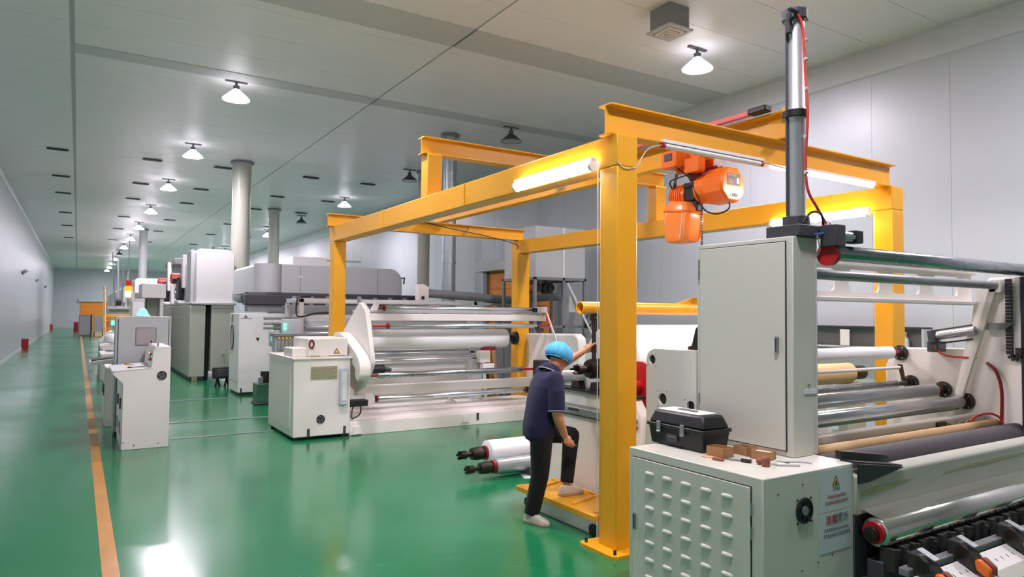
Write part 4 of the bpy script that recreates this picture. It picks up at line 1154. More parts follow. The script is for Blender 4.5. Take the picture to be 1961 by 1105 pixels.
box('tape', 3.0, 3.12, 10.4, 10.45, 1.226, 1.25, 'brass_plate', t, 0.004)
part('emergency_ring', MB().prism([(3.0 + 0.045 * math.cos(a), 1.42 + 0.07 * math.sin(a)) for a in [2 * PI * i / 20 for i in range(20)]], 'y', 10.435, 10.45, [[(3.0 + 0.022 * math.cos(a), 1.42 + 0.045 * math.sin(a)) for a in [2 * PI * i / 20 for i in range(20)]]]), 'deep_red', ub)
wt = part('warning_triangle', MB().prism([(3.34, 1.27), (3.44, 1.27), (3.39, 1.355)], 'y', 10.446, 10.45), 'hazard_black', ub)
part('warning_symbol', MB().prism([(3.358, 1.28), (3.422, 1.28), (3.39, 1.335)], 'y', 10.444, 10.446), 'sign_yellow', wt)
box('caption', 3.26, 3.52, 10.447, 10.45, 1.238, 1.246, 'ink_grey', ub, 0)
# swing side plate + rounded arm
sp = [(10.6, 2.06), (10.5, 2.06), (10.3, 1.94), (10.04, 1.2), (10.05, 1.1), (10.14, 0.98), (10.42, 0.74), (10.72, 0.64), (10.95, 0.7), (11.0, 1.1), (11.5, 1.42), (11.4, 1.55)]
part('swing_plate', MB().prism(sp, 'x', 3.78, 3.86), 'cream', t, 0.012)
def thick_path(path, w):
    """outline of a round-ended bar following a 2-D path"""
    P = [Vector((a, b, 0)) for a, b in path]
    P = smooth_path(P, 5)
    L, R = [], []
    for i in range(len(P)):
        d = (P[min(i + 1, len(P) - 1)] - P[max(i - 1, 0)]).normalized()
        n = Vector((-d.y, d.x, 0))
        L.append(P[i] + n * w / 2)
        R.append(P[i] - n * w / 2)
    d0 = (P[0] - P[1]).normalized()
    d1 = (P[-1] - P[-2]).normalized()
    def cap(c, d):
        n = Vector((-d.y, d.x, 0))
        return [c + (n * -math.cos(a) + d * math.sin(a)) * w / 2 for a in [PI * k / 6 for k in range(1, 6)]]
    out = L + list(reversed(cap(P[-1], d1))) + list(reversed(R)) + list(reversed(cap(P[0], d0)))
    return [(p.x, p.y) for p in out]
part('swing_arm', MB().prism(thick_path([(11.2, 1.47), (10.95, 1.46), (10.55, 1.32), (10.14, 1.13), (10.1, 0.98)], 0.21), 'x', 3.6, 3.77), 'cream', t, 0.02)
part('arm_hub', MB().cyl((3.86, 10.3, 1.02), (4.1, 10.3, 1.02), 0.07, None, 20), 'black', t)
part('arm_hub', MB().cyl((4.1, 10.3, 1.02), (4.22, 10.3, 1.0), 0.045, 0.03, 16), 'dark_grey', t)
part('plate_tip', MB().prism([(10.55, 2.0), (10.7, 2.0), (10.75, 2.16), (10.65, 2.16)], 'x', 3.8, 3.83), 'mid_grey', t)
# rollers, beams
roller(t, 4.35, 7.3, 10.9, 1.985, 0.042, 'chrome', 'deep_red', 0.1, 0.55, flange='deep_red')
part('bracket', MB().prism([(4.08, 1.94), (4.2, 1.94), (4.24, 2.06), (4.16, 2.08)], 'y', 10.88, 10.9), 'cream', t)
box('tie_beam', 3.86, 7.6, 10.88, 11.0, 1.77, 1.89, 'cream', t, 0.008)
box('tie_beam', 3.86, 7.6, 11.02, 11.12, 1.9, 1.95, 'light_grey', t, 0.006)
roller(t, 4.36, 7.3, 10.75, 1.685, 0.042, 'chrome', 'red', 0.28, 0.5, flange='red')
big = roller(t, 4.16, 6.92, 11.25, 1.44, 0.175, 'film_white', 'black', 0.16, 0.35, n=48, label='white film roll')
part('chuck', MB().lathe([(0, 0.06), (0.1, 0.06), (0.12, 0.12), (0.18, 0.13), (0.2, 0.1)], (6.98, 11.25, 1.44), (1, 0, 0), 24), 'black', big)
roller(t, 4.1, 6.2, 11.35, 1.19, 0.06, 'film_grey', jl=0.1)
roller(t, 4.1, 6.2, 11.25, 1.08, 0.035, 'chrome', jl=0.1)
part('film_sheet', MB().add([(4.3, 11.42, 0.9), (6.15, 11.42, 0.9), (6.15, 11.46, 1.03), (4.3, 11.46, 1.03), (4.3, 11.425, 0.9), (6.15, 11.425, 0.9), (6.15, 11.465, 1.03), (4.3, 11.465, 1.03)], [(0, 1, 2, 3), (7, 6, 5, 4), (0, 4, 5, 1), (1, 5, 6, 2), (2, 6, 7, 3), (3, 7, 4, 0)]), 'film_web', t)
part('inner_upright', MB().box(6.25, 6.45, 11.3, 11.5, 0.2, 1.15), 'light_grey', t, 0.006)
part('sensor_box', MB().box(6.3, 6.52, 11.12, 11.28, 1.0, 1.22), 'cream', t, 0.01)
part('sensor_block', MB().box(6.36, 6.6, 11.1, 11.24, 0.86, 0.98), 'white_paint', t, 0.008)
part('red_clamp', MB().box(6.4, 6.66, 11.15, 11.3, 1.22, 1.29), 'deep_red', t, 0.01)
roller(t, 4.15, 6.95, 10.7, 0.885, 0.05, 'steel', 'red', 0.24, 0.45)
box('tie_beam', 3.86, 7.35, 10.86, 11.0, 0.55, 0.71, 'cream', t, 0.01)
roller(t, 4.18, 7.0, 10.75, 0.5, 0.045, 'chrome', 'deep_red', 0.12, 0.6, flange='deep_red')
part('bracket', MB().prism([(3.95, 0.42), (4.05, 0.36), (4.12, 0.5), (4.08, 0.6), (3.95, 0.6)], 'y', 10.7, 10.72), 'cream', t)
part('arm_motor', MB().box(3.6, 3.95, 10.55, 10.75, 0.42, 0.52), 'black', t, 0.01)
tub('cable', smooth_path([(3.72, 10.6, 0.44), (3.66, 10.5, 0.3), (3.68, 10.48, 0.25), (3.8, 10.5, 0.32), (3.84, 10.6, 0.44)]), 0.012, 'black', t)
part('end_bearing', MB().lathe([(0, 0.06), (0.05, 0.06), (0.06, 0.03), (0.1, 0.03)], (7.14, 10.75, 0.5), (-1, 0, 0), 16), 'dark_steel', t)
# plinth
pb = part('plinth', MB().prism([(10.42, 0.0), (11.6, 0.0), (11.6, 0.3), (10.95, 0.3), (10.95, 0.25), (10.6, 0.25), (10.6, 0.22), (10.42, 0.2)], 'x', 3.6, 7.5), 'cream', t, 0.006)
part('lifting_ear', MB().prism([(5.55, 0.06), (5.7, 0.06), (5.66, 0.16), (5.6, 0.16)], 'y', 10.39, 10.42), 'white_paint', pb)
part('slot', MB().box(5.85, 5.89, 10.41, 10.42, 0.08, 0.2), 'dark_grey', pb)
part('lifting_ear', MB().prism([(3.64, 0.02), (3.8, 0.02), (3.76, 0.14), (3.68, 0.14)], 'y', 10.38, 10.42), 'white_paint', pb)
for x in (5.7, 6.25):
    part('jack_stand', MB().lathe([(0, 0.1), (0.03, 0.1), (0.05, 0.05), (0.22, 0.05)], (x, 11.1, 0.3), (0, 0, 1), 16), 'cream', pb)
# right plate
rp = [(9.95, 0.2), (11.8, 0.2), (11.8, 1.45), (11.7, 1.52), (10.0, 1.55), (9.88, 1.48), (9.86, 1.3)]
part('side_plate', MB().prism(rp, 'x', 7.62, 7.8), 'cream', t, 0.03)
part('strap', MB().bar((7.58, 10.86, 1.98), (7.6, 10.5, 1.36), 0.05, 0.02, (1, 0, 0)), 'white_paint', t, 0.006)
part('strap_edge', MB().bar((7.56, 10.84, 1.96), (7.57, 10.68, 1.7), 0.02, 0.03, (1, 0, 0)), 'pink_red', t)
part('pivot_bracket', MB().box(7.36, 7.56, 10.76, 10.95, 1.92, 2.04), 'light_grey', t, 0.02)
part('pivot_nut', MB().cyl((7.3, 10.85, 1.98), (7.4, 10.85, 1.98), 0.045, None, 12), 'black', t)
part('lever', MB().bar((7.3, 10.75, 1.64), (7.5, 10.85, 1.6), 0.08, 0.06), 'dark_grey', t, 0.01)
part('black_block', MB().box(7.22, 7.45, 10.5, 10.75, 0.72, 1.05), 'black', t, 0.02)
# leaning coloured boards behind the unwinder
for i, (x, m, lab) in enumerate((((6.98), 'white_paint', 'white board leaning behind the unwinder rollers'), (7.12, 'pink_red', 'thin reddish board leaning beside the white one'), (7.25, 'kraft', 'brown board leaning beside the yellow post'))):
    o = part('leaning_board', MB().bar((x + 0.1, 12.2, 0.0), (x + 0.1, 12.42, 1.3), 0.02 if m == 'pink_red' else 0.1, 0.02, (1, 0, 0)), m, None, 0.003, 40, None, (x, 12.3, 0))
    tag(o, lab, 'board', 'boards behind the unwinder')

# ------------------------------------------------------------------ control console, front one
def console(x, y, L, label, group, open_end=True, tool=True):
    t = thing('control_console', label, 'console', (x, y, 0), group)
    prof = [(x + 0.1, 0.0), (x + 0.68, 0.0), (x + 0.68, 1.4), (x + 0.5, 1.4), (x + 0.46, 1.33), (x + 0.44, 1.1), (x, 1.07), (x - 0.03, 1.04), (x + 0.1, 0.9)]
    part('body', MB().prism(prof, 'y', y, y + L), 'console_paint', t, 0.006)
    part('desk_top', MB().prism([(x - 0.03, 1.068), (x + 0.44, 1.1), (x + 0.44, 1.112), (x - 0.03, 1.08)], 'y', y - 0.005, y + L + 0.005), 'white_paint', t)
    fn = part('fan', MB().prism(circ(x + 0.575, 1.0, 0.06, 24), 'y', y - 0.012, y, [circ(x + 0.575, 1.0, 0.045, 24)]), 'black', t)
    part('fan_well', MB().cyl((x + 0.575, y - 0.004, 1.0), (x + 0.575, y - 0.001, 1.0), 0.046, None, 24), 'mid_grey', fn)
    for k in range(4):
        a = PI / 2 * k + 0.4
        part('fan_blade', MB().obox((x + 0.575 + 0.025 * math.cos(a), y - 0.008, 1.0 + 0.025 * math.sin(a)), (0.02 * math.cos(a), 0, 0.02 * math.sin(a)), (-0.009 * math.sin(a), 0.002, 0.009 * math.cos(a)), (0, 0.001, 0)), 'dark_grey', fn)
    # doors on the operator side
    n = max(1, int(L / 0.6))
    for k in range(n):
        y0 = y + 0.04 + k * (L - 0.08) / n
        d = box('door', x + 0.088, x + 0.1, y0, y0 + (L - 0.12) / n, 0.08, 0.86, 'console_paint', t, 0.004)
        part('handle', MB().box(x + 0.07, x + 0.088, y0 + 0.06, y0 + 0.09, 0.55, 0.7), 'black', d, 0.004)
        part('vent_grille', MB().box(x + 0.08, x + 0.088, y0 + 0.12, y0 + 0.32, 0.2, 0.36), 'mid_grey', d, 0.002)
    # control face
    face = lambda q, z: (x + 0.44 + (z - 1.1) * 0.09 - 0.004, q, z)
    for q, z, m, r in ((0.12, 1.3, 'red', 0.022), (0.12, 1.22, 'red', 0.02), (0.22, 1.3, 'led_green', 0.014), (0.22, 1.22, 'black', 0.014)):
        part('push_button', MB().cyl(face(y + q, z), Vector(face(y + q, z)) + Vector((-0.03, 0, 0.004)), r, None, 12), m, t)
    part('control_strip', MB().box(x + 0.438, x + 0.446, y + 0.3, y + 0.42, 1.18, 1.34), 'brass_plate', t)
    for q in (0.05, L - 0.15):
        part('lid_stay', MB().cyl((x + 0.52, y + q, 1.4), (x + 0.52, y + q, 1.45), 0.008, None, 8), 'dark_steel', t)
    bolts(t, [(x + 0.25, y, 0.06), (x + 0.55, y, 0.06), (x + 0.12, y, 0.1)], (0, -1, 0), 0.008)
    part('leveling_foot', MB().cyl((x + 0.14, y + 0.1, -0.0), (x + 0.14, y + 0.1, 0.03), 0.02, None, 10), 'dark_steel', t)
    return t
console(0.45, 10.82, 1.25, 'nearest white control console with sloped desk and round fan', 'control consoles along the aisle')
t = thing('wrench', 'dark combination wrench lying on the desk of the nearest console', 'tool', (0.7, 11.0, 1.1))
part('shaft', MB().bar((0.66, 11.05, 1.106), (0.82, 11.02, 1.117), 0.02, 0.008), 'dark_steel', t)
part('jaw', MB().prism([(0.61, 11.02), (0.66, 11.03), (0.66, 11.09), (0.62, 11.1), (0.64, 11.06)], 'z', 1.1, 1.115), 'dark_steel', t)
t = thing('screwdriver', 'yellow handled screwdriver on the desk of the nearest console', 'tool', (0.62, 11.5, 1.1))
part('handle', MB().cyl((0.6, 11.45, 1.126), (0.64, 11.38, 1.128), 0.014, None, 10), 'yellow', t)
part('blade', MB().cyl((0.64, 11.38, 1.128), (0.7, 11.26, 1.124), 0.005, None, 8), 'steel', t)
# electrical cabinet just behind the console
t = thing('electric_cabinet', 'grey electrical cabinet with square screen and green beacon behind the nearest console', 'cabinet', (0.9, 12.5, 0))
box('body', 0.5, 1.27, 12.2, 12.65, 0.05, 1.81, 'light_grey', t, 0.008)
box('plinth', 0.52, 1.25, 12.22, 12.63, 0.0, 0.05, 'dark_grey', t)
d = box('door', 0.54, 1.23, 12.185, 12.2, 0.15, 1.77, 'light_grey', t, 0.006)
s_ = box('screen_frame', 0.77, 1.06, 12.175, 12.185, 1.36, 1.64, 'mid_grey', d, 0.004)
box('screen', 0.785, 1.045, 12.172, 12.175, 1.375, 1.625, 'screen', s_, 0)
box('gasket', 0.53, 0.536, 12.19, 12.2, 0.15, 1.77, 'dark_grey', t, 0)
box('gasket', 1.234, 1.24, 12.19, 12.2, 0.15, 1.77, 'dark_grey', t, 0)
bc = part('beacon', MB().lathe([(0, 0.09), (0.02, 0.085), (0.1, 0.045), (0.12, 0.02)], (0.88, 12.4, 1.82), (0, 0, 1), 18), 'lit_green', t)
part('beacon_base', MB().cyl((0.88, 12.4, 1.81), (0.88, 12.4, 1.825), 0.11, None, 18), 'white_paint', t)
# operator panel on a bracket
t = thing('operator_terminal', 'white tilted operator desk with black keypad beyond the nearest console', 'console', (0.35, 13.4, 0))
part('column', MB().box(0.42, 0.66, 13.1, 14.2, 0.0, 0.95), 'console_paint', t, 0.01)
part('tray', MB().prism([(0.18, 1.02), (0.58, 1.05), (0.58, 1.13), (0.18, 1.08)], 'y', 12.9, 13.5), 'console_paint', t, 0.008)
part('keypad', MB().prism([(0.21, 1.085), (0.52, 1.124), (0.52, 1.14), (0.21, 1.1)], 'y', 12.95, 13.4), 'black', t, 0.004)
part('bracket', MB().bar((0.5, 12.85, 1.03), (0.62, 12.7, 1.03), 0.04, 0.03), 'dark_steel', t)
for y in (13.2, 13.7):
    d = box('door', 0.408, 0.42, y, y + 0.42, 0.1, 0.85, 'console_paint', t, 0.004)
    part('handle', MB().box(0.395, 0.408, y + 0.05, y + 0.08, 0.5, 0.68), 'black', d)
console(0.42, 15.0, 1.2, 'second white control console farther along the yellow line', 'control consoles along the aisle')
console(0.5, 18.5, 1.2, 'third white control console farther along the yellow line', 'control consoles along the aisle')
t = thing('paper_bag', 'crumpled white plastic bag lying on the third control console', 'bag', (0.75, 18.9, 1.1))
part('bag', MB().ball((0.71, 19.0, 1.24), 0.17, 0.3, 0.13, 14, 8), 'film_web', t)
part('knot', MB().cyl((0.72, 19.0, 1.35), (0.76, 19.0, 1.42), 0.03, 0.06, 10), 'film_web', t)
t = thing('wrench', 'dark tool lying on the second control console', 'tool', (0.7, 15.6, 1.1))
part('shaft', MB().bar((0.55, 15.5, 1.115), (0.8, 15.4, 1.13), 0.04, 0.02), 'dark_steel', t)
part('jaw', MB().bar((0.55, 15.5, 1.115), (0.5, 15.75, 1.11), 0.05, 0.02), 'dark_steel', t)

# ------------------------------------------------------------------ white cabinet with oval window
t = thing('machine_cabinet', 'white machine cabinet with oval window and small emblem', 'cabinet', (3.5, 17.1, 0))
box('body', 3.12, 3.88, 16.62, 17.75, 0.06, 1.86, 'white_paint', t, 0.01)
box('upper_wing', 3.88, 4.38, 16.62, 17.6, 1.62, 1.86, 'white_paint', t, 0.01)
box('plinth', 3.16, 3.84, 16.67, 17.7, 0.0, 0.06, 'dark_grey', t)
oval = lambda ry_, rz_: [(17.38 + ry_ * math.cos(a), 1.3 + rz_ * math.sin(a)) for a in [2 * PI * i / 28 for i in range(28)]]
part('oval_window', MB().prism(oval(0.19, 0.3), 'x', 3.1, 3.12, [oval(0.155, 0.26)]), 'dark_grey', t)
part('window_pane', MB().prism(oval(0.155, 0.26), 'x', 3.11, 3.118), 'light_grey', t)
part('vent', MB().box(3.11, 3.12, 17.32, 17.5, 1.64, 1.83), 'mid_grey', t)
part('emblem', MB().prism([(3.21, 1.76), (3.31, 1.76), (3.26, 1.83)], 'y', 16.614, 16.62), 'ink_grey', t)
box('emblem_line', 3.14, 3.4, 16.614, 16.62, 1.735, 1.748, 'ink_grey', t, 0)
part('lock', MB().cyl((3.53, 16.6, 1.28), (3.53, 16.62, 1.28), 0.03, None, 14), 'dark_steel', t)
box('foot_slot', 3.17, 3.21, 16.61, 16.62, 0.02, 0.16, 'dark_grey', t, 0)
box('bottom_seam', 3.118, 3.12, 16.62, 17.75, 0.28, 0.29, 'mid_grey', t, 0)
# green hydraulic tank on the floor
t = thing('hydraulic_tank', 'small green hydraulic tank with motor on the floor by the drive box', 'tank', (3.35, 15.0, 0))
box('tank', 3.15, 3.55, 14.8, 15.2, 0.04, 0.42, 'green_paint', t, 0.012)
box('skid', 3.13, 3.57, 14.78, 15.22, 0.0, 0.04, 'dark_grey', t)
part('motor', MB().cyl((3.35, 15.0, 0.42), (3.35, 15.0, 0.66), 0.09, None, 18), 'dark_steel', t)
part('valve', MB().box(3.2, 3.29, 14.86, 14.96, 0.42, 0.56), 'steel', t, 0.01)
part('valve', MB().cyl((3.45, 14.88, 0.42), (3.45, 14.88, 0.54), 0.03, None, 12), 'steel', t)
tub('hose', smooth_path([(3.5, 14.85, 0.5), (3.58, 14.78, 0.35), (3.6, 14.7, 0.1), (3.45, 14.66, 0.03), (3.2, 14.66, 0.03), (3.08, 14.7, 0.03)]), 0.018, 'black', t)
# small black monitor-like box on the floor
t = thing('floor_motor', 'black electric motor on a low stand beside the white machine cabinet', 'motor', (3.2, 18.9, 0))
part('motor', MB().prism([(18.75, 0.2), (19.05, 0.18), (19.08, 0.46), (18.8, 0.5)], 'x', 2.94, 3.4), 'black', t, 0.03)
part('end_cover', MB().box(3.02, 3.32, 18.735, 18.78, 0.26, 0.44), 'dark_grey', t, 0.01)
for x in (3.06, 3.28):
    part('leg', MB().bar((x, 18.9, 0.2), (x - 0.07, 18.78, 0.0), 0.05, 0.02), 'black', t)
    part('leg', MB().bar((x, 18.9, 0.2), (x + 0.07, 19.02, 0.0), 0.05, 0.02), 'black', t)

# ------------------------------------------------------------------ small press between unwinder and oven (aluminium frame)
t = thing('coating_unit', 'pale coating unit with aluminium profile frame behind the unwinder', 'machine', (5.4, 13.4, 0))
for x in (3.5, 7.2):
    for y in (13.0, 14.0):
        part('upright', MB().box(x, x + 0.08, y, y + 0.08, 0.0, 2.16), 'aluminium', t, 0.006)
for y in (13.0, 14.0):
    part('top_rail', MB().box(3.5, 7.28, y, y + 0.08, 2.08, 2.16), 'aluminium', t, 0.006)
    part('mid_rail', MB().box(3.58, 7.2, y, y + 0.08, 1.78, 1.86), 'aluminium', t, 0.006)
for x in (3.5, 7.2):
    part('side_rail', MB().box(x, x + 0.08, 13.08, 14.0, 2.08, 2.16), 'aluminium', t, 0.006)
tub('cable', smooth_path([(4.2, 12.98, 1.9), (3.8, 12.98, 1.88), (3.55, 12.98, 1.82), (3.44, 12.98, 1.85), (3.44, 12.98, 2.1), (3.5, 12.98, 2.19), (3.7, 12.98, 2.19)]), 0.016, 'black', t)
part('tank_shell', MB().prism([(13.15, 1.35), (13.95, 1.35), (13.95, 1.8), (13.3, 1.8), (13.15, 1.68)], 'x', 3.62, 7.15), 'film_grey', t, 0.01)
for z, r in ((1.62, 0.05), (1.5, 0.045), (1.4, 0.05)):
    roller(t, 3.62, 7.15, 13.08, z, r, 'film_grey', jl=0.02)
part('base_frame', MB().box(3.62, 7.18, 13.1, 14.0, 0.0, 1.34), 'cream', t, 0.01)
box('valve_manifold', 2.95, 3.46, 12.5, 12.75, 1.2, 1.47, 'light_grey', t, 0.006)
for k in range(7):
    x = 2.98 + k * 0.065
    v = part('valve', MB().box(x, x + 0.05, 12.46, 12.5, 1.23, 1.4), 'dull_steel', t, 0.004)
    part('valve_fitting', MB().cyl((x + 0.025, 12.44, 1.42), (x + 0.025, 12.46, 1.46), 0.014, None, 8), 'sign_yellow', v)
box('manifold_top', 2.92, 3.5, 12.44, 12.78, 1.47, 1.52, 'mid_grey', t, 0.004)
cb = box('control_box', 3.16, 3.48, 12.85, 12.98, 1.5, 1.77, 'blue_grey', t, 0.006)
for z in (1.67, 1.6):
    part('indicator', MB().cyl((3.2, 12.83, z), (3.2, 12.85, z), 0.02, None, 12), 'led_green', cb)
cb = box('control_box', 2.95, 3.12, 12.9, 13.0, 1.28, 1.56, 'blue_grey', t, 0.006)
part('indicator', MB().cyl((3.0, 12.88, 1.4), (3.0, 12.9, 1.4), 0.016, None, 12), 'led_green', cb)
for z in (1.78, 1.68, 1.6):
    part('pipe', MB().cyl((2.9, 13.2, z), (3.5, 13.2, z), 0.022, None, 10), 'steel', t)
part('sensor', MB().box(3.3, 3.36, 12.8, 12.85, 1.44, 1.5), 'black', t, 0.008)
# dark gallery with handrails between oven and unwinder
t = thing('gallery_frame', 'dark grey machine gallery with ducts under the long oven hood', 'machine', (5.0, 16.2, 0))
part('deck', MB().box(4.0, 7.3, 15.6, 16.4, 1.86, 2.06), 'mid_grey', t, 0.01)
part('trough', MB().box(3.25, 7.6, 16.6, 17.05, 2.06, 2.3), 'dark_grey', t, 0.02)
for k in range(9):
    part('frame_post', MB().box(4.05 + k * 0.38, 4.13 + k * 0.38, 15.62, 15.7, 2.06, 2.26), 'mid_grey', t, 0.004)
part('under_rail', MB().box(3.3, 7.4, 16.65, 17.0, 1.9, 2.06), 'mid_grey', t, 0.01)
part('cover', MB().prism([(16.6, 2.3), (17.05, 2.3), (16.95, 2.36), (16.7, 2.36)], 'x', 3.3, 7.6), 'dark_grey', t)
part('base', MB().box(4.4, 7.4, 16.2, 17.6, 0.0, 1.86), 'grey_green', t, 0.01)
for x in (4.4, 5.4, 6.9):
    part('handwheel_stem', MB().cyl((x, 15.9, 2.06), (x, 15.9, 2.2), 0.02, None, 8), 'dark_steel', t)
    part('handwheel', MB().tube([(x + 0.12 * math.cos(a), 15.9 + 0.12 * math.sin(a), 2.2) for a in [2 * PI * i / 16 for i in range(16)]], 0.015, 6, True), 'dark_steel', t)
# long hooded oven
t = thing('oven_hood', 'long grey rounded drying oven hood running behind the yellow frame', 'oven', (5.4, 17.6, 0))
def hood_poly(x0, x1, z0, z1, r):
    out = [(x0, z0), (x1, z0)]
    out += [(x1 - r + r * math.cos(a), z1 - r + r * math.sin(a)) for a in [PI / 2 * k / 8 for k in range(9)]]
    out += [(x0 + 0.06, z1), (x0, z1 - 0.06)]
    return out
part('hood', MB().prism(hood_poly(3.6, 7.28, 2.36, 3.06, 0.34), 'y', 17.1, 20.1), 'light_grey', t, 0.012)
part('end_bulge', MB().cyl((3.85, 17.2, 2.37), (3.85, 17.2, 3.05), 0.32, None, 28), 'light_grey', t)
for x in (4.6, 5.6, 6.6):
    box('panel_seam', x, x + 0.012, 17.094, 17.1, 2.38, 3.03, 'mid_grey', t, 0)
part('latch', MB().box(4.56, 4.66, 17.085, 17.1, 2.75, 2.78), 'white_paint', t)
part('roof_duct', MB().box(4.7, 5.6, 18.2, 19.4, 3.06, 3.35), 'white_paint', t, 0.01)
part('handrail', MB().cyl((5.6, 18.4, 3.3), (6.6, 18.4, 3.3), 0.03, None, 10), 'light_grey', t)
part('corner_hook', MB().bar((7.28, 17.4, 2.8), (7.48, 17.4, 2.86), 0.03, 0.03), 'dark_grey', t)
part('corner_hook', MB().bar((7.48, 17.4, 2.86), (7.46, 17.4, 2.68), 0.03, 0.03), 'dark_grey', t)
box('support_base', 4.5, 7.2, 17.7, 20.05, 0.0, 2.36, 'grey_green', t, 0.01)
# ------------------------------------------------------------------ first oven section on the left
t = thing('oven_section', 'tall grey-green oven cabinet with rounded white hood and side fans', 'oven', (3.2, 24, 0))
b = box('cabinet', 2.58, 2.97, 20.5, 32.0, 0.12, 2.06, 'grey_green', t, 0.012)
box('plinth', 2.62, 2.95, 20.55, 31.9, 0.0, 0.12, 'dark_grey', t)
for y in (24.5, 28.5):
    box('panel_seam', 2.575, 2.58, y, y + 0.03, 0.14, 2.04, 'mid_grey', b, 0)
for y in (21.6, 22.6):
    box('panel_handle', 2.55, 2.58, y, y + 0.25, 1.66, 1.7, 'mid_grey', b, 0.004)
    box('panel_handle', 2.55, 2.58, y, y + 0.25, 0.5, 0.54, 'mid_grey', b, 0.004)
box('cable_gap', 2.97, 3.12, 20.9, 31.0, 0.0, 2.1, 'black', t, 0)
for k in range(4):
    tub('cable', smooth_path([(2.99 + k * 0.035, 20.8, 0.1), (3.0 + k * 0.033, 20.78, 0.9), (2.99 + k * 0.036, 20.8, 1.5), (3.02 + k * 0.03, 20.76, 2.14)]), 0.016, 'black' if k % 2 else 'dark_grey', t)
c = box('cabinet', 3.12, 3.7, 20.5, 32.0, 0.25, 2.08, 'grey_green', t, 0.012)
box('panel_seam', 3.14, 3.68, 20.495, 20.5, 1.98, 2.0, 'mid_grey', c, 0)
part('knob', MB().cyl((3.45, 20.46, 0.75), (3.45, 20.5, 0.75), 0.04, None, 12), 'light_grey', c)
box('foot', 2.66, 2.8, 20.52, 20.6, 0.0, 0.12, 'brass_plate', t)
box('top_deck', 2.6, 3.75, 20.45, 32.0, 2.08, 2.14, 'light_grey', t, 0.01)
# rounded white hood: profile in x/z with a big radius on both shoulders
def hood2(x0, x1, z0, z1, rl_, rr_):
    out = [(x0, z0), (x1, z0)]
    out += [(x1 - rr_ + rr_ * math.cos(a), z1 - rr_ + rr_ * math.sin(a)) for a in [PI / 2 * k / 8 for k in range(9)]]
    out += [(x0 + rl_ + rl_ * math.cos(a), z1 - rl_ + rl_ * math.sin(a)) for a in [PI / 2 + PI / 2 * k / 8 for k in range(9)]]
    return out
h = part('hood', MB().prism(hood2(2.72, 3.7, 2.14, 3.62, 0.12, 0.22), 'y', 20.55, 21.9), 'white_paint', t, 0.015)
part('hood_rib', MB().box(2.62, 2.72, 20.9, 21.7, 2.14, 3.6), 'light_grey', h, 0.02)
part('roof_bolt', MB().cyl((3.2, 21.0, 3.62), (3.2, 21.0, 3.72), 0.03, None, 10), 'dark_grey', h)
def side_fan(y, s=1.0):
    """fan unit with red-orange motor on the aisle side"""
    f = part('fan_unit', MB().prism([(y - 0.9, 2.14), (y + 0.6, 2.14), (y + 0.3, 3.3), (y - 0.1, 3.5), (y - 0.5, 3.5)], 'x', 2.75, 3.6), 'light_grey', t, 0.02)
    part('white_duct', MB().box(2.66, 2.78, y - 0.55, y - 0.25, 2.6, 3.62), 'white_paint', f, 0.02)
    part('black_housing', MB().prism(rrect(y - 0.35, y + 0.4, 2.24, 2.95, 0.12), 'x', 2.6, 2.76), 'black', f, 0.02)
    part('motor', MB().lathe([(0, 0.1), (0.03, 0.17), (0.26, 0.17), (0.3, 0.1)], (2.72, y + 0.35, 2.92), (-1, 0, 0), 18), 'motor_red', f)
    part('flange', MB().cyl((2.62, y + 0.35, 2.45), (2.56, y + 0.35, 2.45), 0.16, None, 16), 'steel', f)
    part('coupling', MB().cyl((2.58, y + 0.1, 2.88), (2.48, y + 0.1, 2.88), 0.05, None, 12), 'black', f)
    part('grey_plate', MB().box(2.58, 2.6, y - 0.3, y + 0.12, 2.3, 2.85), 'dark_grey', f)
    part('bottom_tray', MB().box(2.56, 2.76, y - 0.5, y + 0.5, 2.14, 2.22), 'white_paint', f, 0.01)
    return f
side_fan(23.6)
side_fan(27.6)
box('duct_arch', 2.75, 3.6, 26.0, 29.0, 3.5, 3.7, 'mid_grey', t, 0.02)
part('white_chute', MB().prism([(24.2, 2.14), (25.6, 2.14), (25.4, 3.5), (24.3, 3.5)], 'x', 3.3, 3.7), 'paper', t)
part('blower', MB().lathe([(0, 0.2), (0.02, 0.24), (0.3, 0.24), (0.32, 0.2)], (3.86, 20.4, 2.38), (0.2, 1, 0), 24), 'light_grey', t)
part('blower_mouth', MB().box(3.86, 4.2, 20.2, 20.5, 2.2, 2.38), 'black', t, 0.02)

# ------------------------------------------------------------------ more of the line towards the far end
def section(y0, y1, x0, x1, z, label, hood=True, m='light_grey'):
    t = thing('far_oven_section', label, 'oven', (x0, y0, 0), 'far sections of the coating line')
    box('cabinet', x0, x1, y0, y1, 0.1, z, m, t, 0.012)
    box('plinth', x0 + 0.05, x1 - 0.05, y0 + 0.05, y1 - 0.05, 0.0, 0.1, 'dark_grey', t)
    if hood:
        part('hood', MB().prism(hood2(x0 + 0.15, x1, z, z + 1.0, 0.15, 0.3), 'y', y0 + 0.2, y1 - 0.4), 'white_paint', t, 0.015)
    for k in range(3):
        box('door', x0 - 0.015, x0, y0 + 0.3 + k * (y1 - y0) / 3.2, y0 + 0.2 + (k + 0.85) * (y1 - y0) / 3.2, 0.25, z - 0.15, 'console_paint', t, 0.004)
    return t
section(33.5, 41.0, 1.9, 4.2, 2.3, 'pale far oven section just past the fans')
section(42.5, 52.0, 1.9, 4.2, 2.2, 'pale far oven section in the middle of the line')
section(54.0, 66.0, 1.9, 4.2, 2.2, 'pale far oven section near the far wall', True, 'light_grey')
